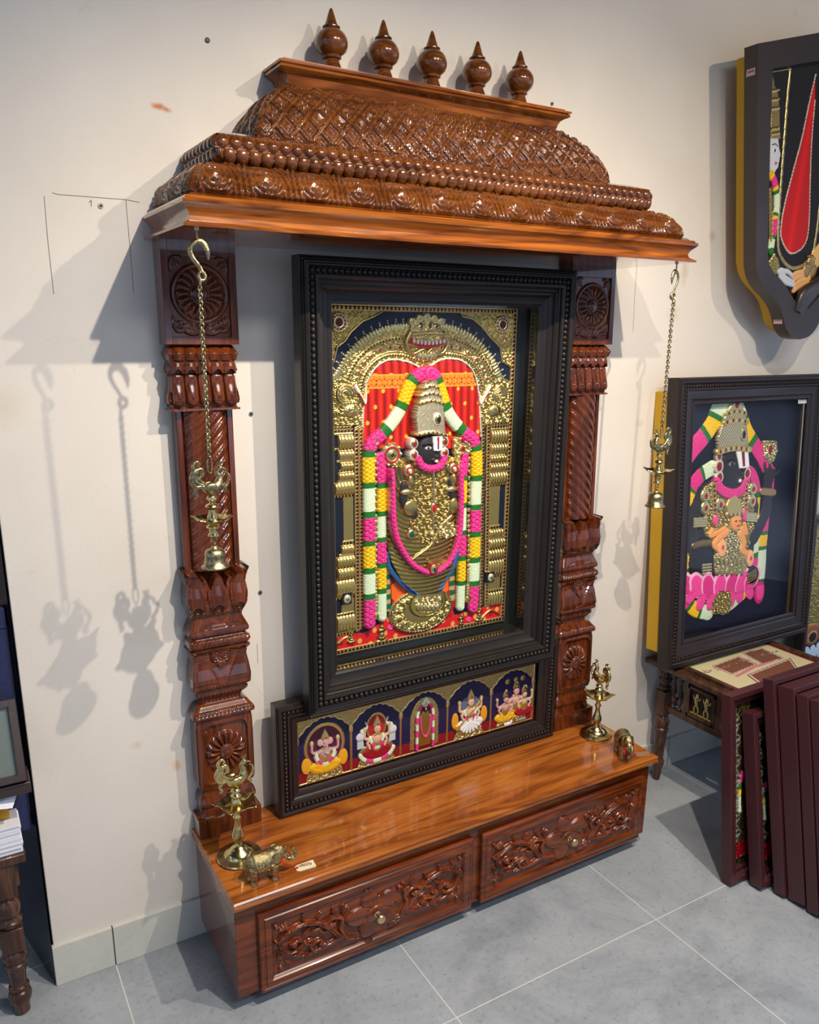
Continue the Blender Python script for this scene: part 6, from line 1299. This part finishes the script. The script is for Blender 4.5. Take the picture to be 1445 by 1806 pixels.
TD = crs([g1(560, 370), g1(530, 500), g1(490, 690), g1(445, 860), g1(405, 1020), g1(388, 1120), g1(390, 1190), g1(430, 1258), g1(480, 1245), g1(515, 1190), g1(528, 1080), g1(532, 900), g1(540, 700), g1(556, 500)], 8)
R.poly(TD, h=.002, col=(214, 24, 20), met=0); d = np.hypot(R.X-g1(480, 1000)[0], (R.Y-g1(480, 1000)[1])*.3)
def tear(x, y): 
    c = np.empty(x.shape+(3,)); q = np.clip((x-g1(480, 900)[0])/.02+np.clip((g1(480, 1000)[1]-y)/.3, -1, 1), -1, 1)[..., None]; c[:] = lin((150, 20, 20)); return 0*x+.002, lin((226, 26, 20))*(1-np.abs(q)*.45)+lin((130, 20, 22))*np.abs(q)*.45
R.poly(TD, fn=tear, met=0); pearls(R, TD, .0023, .004, (226, 214, 196))
# white-faced figures at either side, looking inward
def side(R, f, fx):
    P = lambda l: [fx(f(*p)) for p in l]
    R.poly(P([(334, 400), (348, 380), (356, 430), (372, 470), (378, 540), (380, 640), (384, 690), (350, 690), (334, 690)]), h=.006, col=(186, 156, 92), met=.9)
    for v in (455, 500, 545, 645, 670): gems(R, P([(330, v), (376, v-8)]), .003, .006, .009, ((150, 30, 34), GOLDL))
    R.poly(P([(330, 690), (372, 690), (376, 735), (384, 770), (378, 790), (372, 830), (352, 860), (330, 850)]), h=.006, col=(206, 208, 212), met=0)
    q = P([(352, 750)])[0]; R.ellipse(*q, .008, .005, .008, .001, (240, 240, 240), 0); R.ellipse(*q, .004, .004, .009, .001, (20, 20, 24), 0); R.stroke(P([(340, 722), (355, 716), (368, 728)]), .0015, .0015, .008, .001, col=(24, 22, 24), met=0); R.ellipse(*P([(358, 812)])[0], .006, .004, .008, .002, (206, 80, 110), 0)
    garland(R, crs(P([(336, 870), (350, 900), (362, 960), (364, 1020), (356, 1080), (350, 1140), (340, 1200), (334, 1250)]), 6), .012, GL(('y', 14), ('p', 46), ('y', 16), ('g', 18), ('w', 80), ('g', 14), ('y', 14), ('p', 70), ('g', 16), ('w', 40), ('g', 14)), .006, .005, sc=.7)
    R.poly(P([(330, 940), (340, 930), (346, 1000), (340, 1200), (330, 1210)]), h=.004, col=(170, 140, 80), met=.9)
R.cur = 3; side(R, g1, lambda p: p)
R.cur = 103; side(R, g1, lambda p: (2*XC-p[0], p[1]))
R.cur = 4
foil(R, [g6(*p) for p in [(300, 960), (350, 880), (390, 960), (400, 1060), (350, 1090), (310, 1040)]], .006, .003, GOLD)
for a in ([(390, 1060), (440, 1110), (520, 1160)], [(400, 1100), (450, 1160), (530, 1190)], [(400, 1050), (470, 1060), (520, 1110)]): R.stroke(crs([g6(*p) for p in a], 5), .009, .006, .006, .006, col=(198, 200, 206), met=0)
for a in ([(640, 1060), (560, 1070), (520, 1090)], [(660, 1120), (580, 1150), (540, 1180)], [(650, 1160), (570, 1200), (520, 1240)], [(620, 1090), (560, 1110), (530, 1130)]): R.stroke(crs([g6(*p) for p in a], 5), .010, .007, .008, .006, col=(228, 170, 110), met=0)
R.stroke(crs([g6(*p) for p in [(800, 860), (720, 960), (650, 1100)]], 5), .030, .022, .004, .008, col=(232, 178, 104), met=0)
for u, v in ((680, 970), (700, 1060), (640, 1040)): q = g6(u, v); R.ellipse(*q, .016, .022, .012, .006, (186, 150, 96), .85); gems(R, [(q[0]-.014, q[1]+.016), (q[0]+.014, q[1]+.010)], .003, .006, .018, ((150, 30, 30),))
inn_p = np.array([((x-XC)*.99+XC, (z-1.85)*.99+1.85) for x, z in inn])
ins = np.zeros(R.X.shape, bool)
for i in range(len(inn_p)):
    (xa, ya), (xb, yb) = inn_p[i], inn_p[(i+1) % len(inn_p)]
    if ya != yb: ins ^= ((ya > R.Y) != (yb > R.Y)) & (R.X < (xb-xa)*(R.Y-ya)/(yb-ya)+xa)
keepm = ins
P = np.stack([R.X, YS-R.h*.5, R.Y], -1); fid = np.maximum.reduce([R.id[:-1, :-1], R.id[1:, :-1], R.id[:-1, 1:], R.id[1:, 1:]]); big = np.array([((x-XC)*1.03+XC, (z-1.85)*1.02+1.85) for x, z in inn])
ok = np.zeros(R.X.shape, bool)
for i in range(len(big)):
    (xa, ya), (xb, yb) = big[i], big[(i+1) % len(big)]
    if ya != yb: ok ^= ((ya > R.Y) != (yb > R.Y)) & (R.X < (xb-xa)*(R.Y-ya)/(yb-ya)+xa)
ok = ok[:-1, :-1]
for i, nm in {0: 'painted_backdrop', 1: 'gold_line', 2: 'red_teardrop', 3: 'side_figure', 103: 'side_figure', 4: 'painted_hands'}.items():
    if ((fid == i) & ok).any(): gridmesh(nm, P, PAINT, sh, R.c, R.m, (fid == i) & ok, angle=180)
# carved drapery scroll in the dip of the frame
m = MB()
for i in range(7):
    a = [h6(560+i*14, 1430+i*8), h6(590+i*26, 1320-i*4), h6(640+i*34, 1230-i*14), h6(780+i*30, 1150-i*30)]
    m.tube([(x, -.128+.002*i, z) for x, z in crs(a, 6)], [.009, .012, .013, .012], 10)
m.obj('carved_drape', FR, sh, angle=80)
m = MB(); a, b = un(1322, 102, 0, h1(270, 260)[0]-.0015), un(1333, 114, 0, h1(270, 260)[0]-.0015)
xs = h1(250, 290)[0]; P0 = left[0]
m.box(P0[0]-.0012, P0[0]+.012, FY-.0008+.010, FY+.030, 2.105, 2.128); 
def side_sticker(z):
    xx = np.interp(-z, [-p[1] for p in left], [p[0] for p in left]); m = MB(); m.box(xx-.0012, xx+.004, FY+.008, FY+.034, z-.010, z+.010); s_ = m.obj('paper_sticker', plain('sticker_pink', (206, 170, 166), .6), sh, smooth=False)
    m = MB(); [m.box(xx-.0016, xx-.001, FY+.011+.005*i, FY+.0135+.005*i, z-.003, z+.003) for i in range(4)]; m.obj('sticker_print', plain('sticker_ink', (90, 40, 44), .6), s_, smooth=False)
side_sticker(2.115)
side_sticker(1.487)
# ---- seven maroon frames leaning against the table, front to back
def stacked(x, yb, H, tilt, th, W, label, art, seed):
    t = thing('leaning_framed_picture', label, 'framed picture', (x, yb, th*math.sin(tilt)), (-tilt, 0, 0), 'maroon-framed pictures leaning against the table')
    pr = [(0, 0), (0, -th+.001), (.001, -th), (.013, -th), (.016, -th+.003), (.018, -th+.008), (.024, -th+.010), (.034, -th+.012), (.036, -th+.016), (.036, -.008)]
    frame_loft('frame', t, 0, W, 0, H, pr, MAROON, angle=30)
    m = MB()
    for i in range(int((W-.05)/.013)): m.tube([(.024+i*.013, -th+.008, .014), (.031+i*.013, -th+.006, .028)], .0042, 8)
    m.obj('rope_moulding', MAROON, t, angle=80)
    n0 = .034; R = Relief.make(n0, W-n0, n0, H-n0, .0032 if art else .012, base=(20, 18, 20)); 
    if art:
        R.emb = emboss(R, .020, .007, seed); mk = (R.emb > .45) & (np.minimum(R.X-n0, W-n0-R.X) < .07); R.c[mk] = lin(GOLDD); R.m[mk] = 1; R.h[mk] = .002
        R.poly([(n0, n0+.025), (W-n0, n0+.025), (W-n0, n0+.065), (n0, n0+.065)], h=.002, col=(176, 24, 40)); R.stroke([(n0+.005, n0), (n0+.005, H-n0)], .003, .003, .002, .002, col=GOLD, met=1, mode='set'); R.stroke([(n0, n0+.022), (W-n0, n0+.022)], .003, .003, .002, .002, col=GOLD, met=1, mode='set')
        for j in range(26): y0_ = n0+.07+(H-.16)*j/26; R.stroke(crs([(n0+.010, y0_), (n0+.022+.012*math.sin(j*1.7), y0_+.010), (n0+.012, y0_+.022)], 4), .0022, .0014, .002, .002, col=(190, 186, 170), met=.6)
        garland(R, crs([(n0+.034, .56*H), (n0+.024, .50*H), (n0+.022, .42*H), (n0+.024, .36*H)], 5), .006, GL(('p', 5), ('g', 4), ('y', 4), ('w', 10)), .004, .003, sc=.5); R.ellipse(W/2, H*.62, .06, .12, .004, .01, GOLD, 1); R.ellipse(W/2, H*.40, .10, .12, .004, .01, GOLDD, 1)
    gridmesh('relief_picture', np.stack([R.X, -.009-R.h, R.Y], -1), PAINT, t, R.c, R.m, angle=180)
    pane('glass_pane', t, n0, W-n0, n0, H-n0, -th+.0155, GLASS); return t
stacked(1.613, -.520, .532, .134, .031, .50, 'tall maroon frame leaning against the table, leftmost of the stack', True, 21)
stacked(1.668, -.568, .480, .190, .036, .40, 'short maroon frame leaning in the stack, second from the left, its corner lowest', True, 22)
stacked(1.696, -.622, .585, .200, .032, .46, 'maroon frame in the leaning stack with the highest left corner beside the low second frame', False, 23)
stacked(1.704, -.659, .575, .200, .046, .46, 'maroon frame in the leaning stack directly before the one with the highest corner', False, 24)
stacked(1.7065, -.712, .575, .200, .030, .46, 'maroon frame in the leaning stack, fifth from the left, a thin slice in view', False, 25)
stacked(1.7105, -.747, .575, .200, .022, .46, 'maroon frame at the right edge of the photo behind the short front one', False, 26)
stacked(1.7165, -.778, .475, .200, .040, .42, 'short maroon frame at the very front of the leaning stack, cut by the photo edge', False, 27)
# ---- picture half seen beyond the table
bk = thing('framed_relief_picture', 'dark-framed gold relief with blue-white petals, half hidden beyond the table at the right edge', 'framed picture', (2.50, -.07, .335), (-.05, 0, 0))
frame_loft('frame', bk, 0, .5, -.33, .50, [(0, 0), (0, -.030), (.004, -.034), (.014, -.034), (.020, -.028), (.030, -.026), (.034, -.014)], EBROWN)
R = Relief.make(.03, .47, -.30, .47, .003, base=(24, 24, 44)); R.emb = emboss(R, .02, .006, 31); R.cur = 1
foil(R, [(.03, .04), (.16, .06), (.16, .47), (.03, .47)], .004, .003, GOLD); R.ellipse(.075, .055, .052, .040, .010, .012, (150, 84, 60), 0); R.ellipse(.07, .05, .022, .018, .022, .003, (40, 26, 24), 0); R.ellipse(.07, .05, .028, .024, .021, .003, GOLDL, 1, ring=.8)
for i in range(7): R.leaf(.045+.03*i, -.045, PI/2+.5-.12*i, .06, .018, .006, .006, 0, col=(190, 214, 236), met=0)
gridmesh('relief_picture', np.stack([R.X, -.010-R.h*.6, R.Y], -1), PAINT, bk, R.c, R.m, angle=180)
# ------------------------------------------------------------------ things on the left
lt = thing('side_table', 'dark turned-leg wooden table cut by the left edge of the photo', 'table', (-.3, .01, 0))
m = MB(); m.box(-.62, -.034, -.069, .085, .378, .398); m.obj('table_top', ROSE, lt, bevel=.003)
m = MB(); m.box(-.60, -.052, -.052, -.036, .315, .378); m.box(-.60, -.052, .052, .066, .315, .378); m.box(-.066, -.050, -.05, .066, .315, .378); m.obj('apron', ROSE, lt, bevel=.002)
for lx in (-.078, -.56):
    for ly in (-.042, .055):
        m = MB(); m.box(lx-.022, lx+.022, ly-.022, ly+.022, .300, .378); m.box(lx-.0225, lx+.0225, ly-.0225, ly+.0225, .165, .222)
        m.lathe([(.014, 0), (.017, .004), (.0165, .020), (.022, .034), (.024, .045), (.021, .056), (.016, .060), (.021, .064), (.021, .069), (.0155, .073), (.019, .115), (.020, .120), (.024, .124), (.024, .128), (.019, .132), (.024, .141), (.025, .150), (.020, .160), (.015, .165)], (lx, ly, 0), 26)
        m.lathe([(.019, .222), (.023, .228), (.025, .235), (.019, .241), (.0175, .246), (.024, .256), (.0245, .268), (.022, .280), (.015, .289), (.015, .292), (.020, .296), (.020, .301)], (lx, ly, 0), 26); m.obj('leg', ROSE, lt, bevel=.0015)
PAPER = plain('white_paper', (226, 226, 232), .65)
m = MB(); k = 13
for i in range(k):
    j = RNG.uniform(-.0025, .0025); m.box(-.30+j, -.037+j, -.062+RNG.uniform(-.002, .002), .006, .3985+i*.0050, .3985+(i+1)*.0050-.0007)
t = m.obj('paper_stack', PAPER, None, smooth=False, bevel=.0004); tag(t, 'stack of white paper sheets on the left table', 'paper'); t['kind'] = 'stuff'
GEDGE = plain('gilt_box_side', (196, 148, 26), .4, .3, 0, 0, 60, .3)
for (xa, xb, ya, yb, za, zb, lab) in ((-.28, -.084, -.060, -.034, .465, .538, 'gilt-edged box on the papers, nearer of the two under the glazed frame'), (-.28, -.052, -.031, -.006, .465, .538, 'gilt-edged box on the papers, set back behind the nearer one')):
    t = thing('gilt_box', lab, 'box', ((xa+xb)/2, (ya+yb)/2, za))
    m = MB(); m.box(xa, xb, ya, yb, za, zb-.022); m.obj('box_body', GEDGE, t, bevel=.001); m = MB(); m.box(xa-.001, xb+.001, ya-.001, yb+.001, zb-.022, zb); m.obj('lid', ROSE if yb < -.02 else plain('olive_lid', (112, 108, 82), .5), t, bevel=.001)
m = MB(); m.add([(-.085, -.078, .520), (-.046, -.074, .510), (-.030, -.055, .538), (-.07, -.055, .538), (-.085, -.0772, .520), (-.046, -.0732, .510), (-.030, -.0542, .538), (-.07, -.0542, .538)], [(0, 1, 2, 3), (7, 6, 5, 4), (0, 4, 5, 1), (1, 5, 6, 2), (2, 6, 7, 3), (3, 7, 4, 0)])
t = m.obj('paper_card', PAPER, None, smooth=False); tag(t, 'small grey-white card poking out below the dark ledge at the left edge', 'card')
DK = plain('dark_brown_ledge', (58, 42, 38), .35, 0, .3, .08, 70, .3)
t = m = MB(); m.box(-.30, -.008, -.082, -.010, .5395, .563); t = m.obj('wooden_tray', DK, None, bevel=.0015); tag(t, 'flat dark wooden tray carrying the tilted glazed frame at the left edge', 'tray')
tf = thing('tilted_display_frame', 'dark-framed glass panel tilted back on a wooden tray at the left edge', 'framed picture', (-.30, -.074, .564), (-.50, 0, 0))
frame_loft('frame', tf, 0, .286, 0, .165, [(0, 0), (0, -.022), (.001, -.023), (.014, -.023), (.015, -.019), (.016, -.010)], DK)
m = MB(); m.box(.012, .274, -.010, -.006, .012, .153); m.obj('backing_sheet', plain('pale_reflection_sheet', (190, 206, 196), .12, .75), tf, smooth=False)  # pale colour stands in for the white reflection in the glass
pane('glass_pane', tf, .015, .271, .015, .150, -.0115, GLASS)
NV = plain('navy_velvet', (36, 42, 84), .8, 0, 0, .3, 200, .2)
t = thing('navy_display_case', 'upright navy fabric-covered case standing behind the tilted frame at the left edge', 'case', (-.16, .03, .398)); m = MB(); m.box(-.30, -.0125, .013, .033, .3985, .86); m.obj('case_body', NV, t, bevel=.003); m = MB(); m.box(-.30, -.011, .011, .035, .86, .905); m.obj('lid', NV, t, bevel=.003)
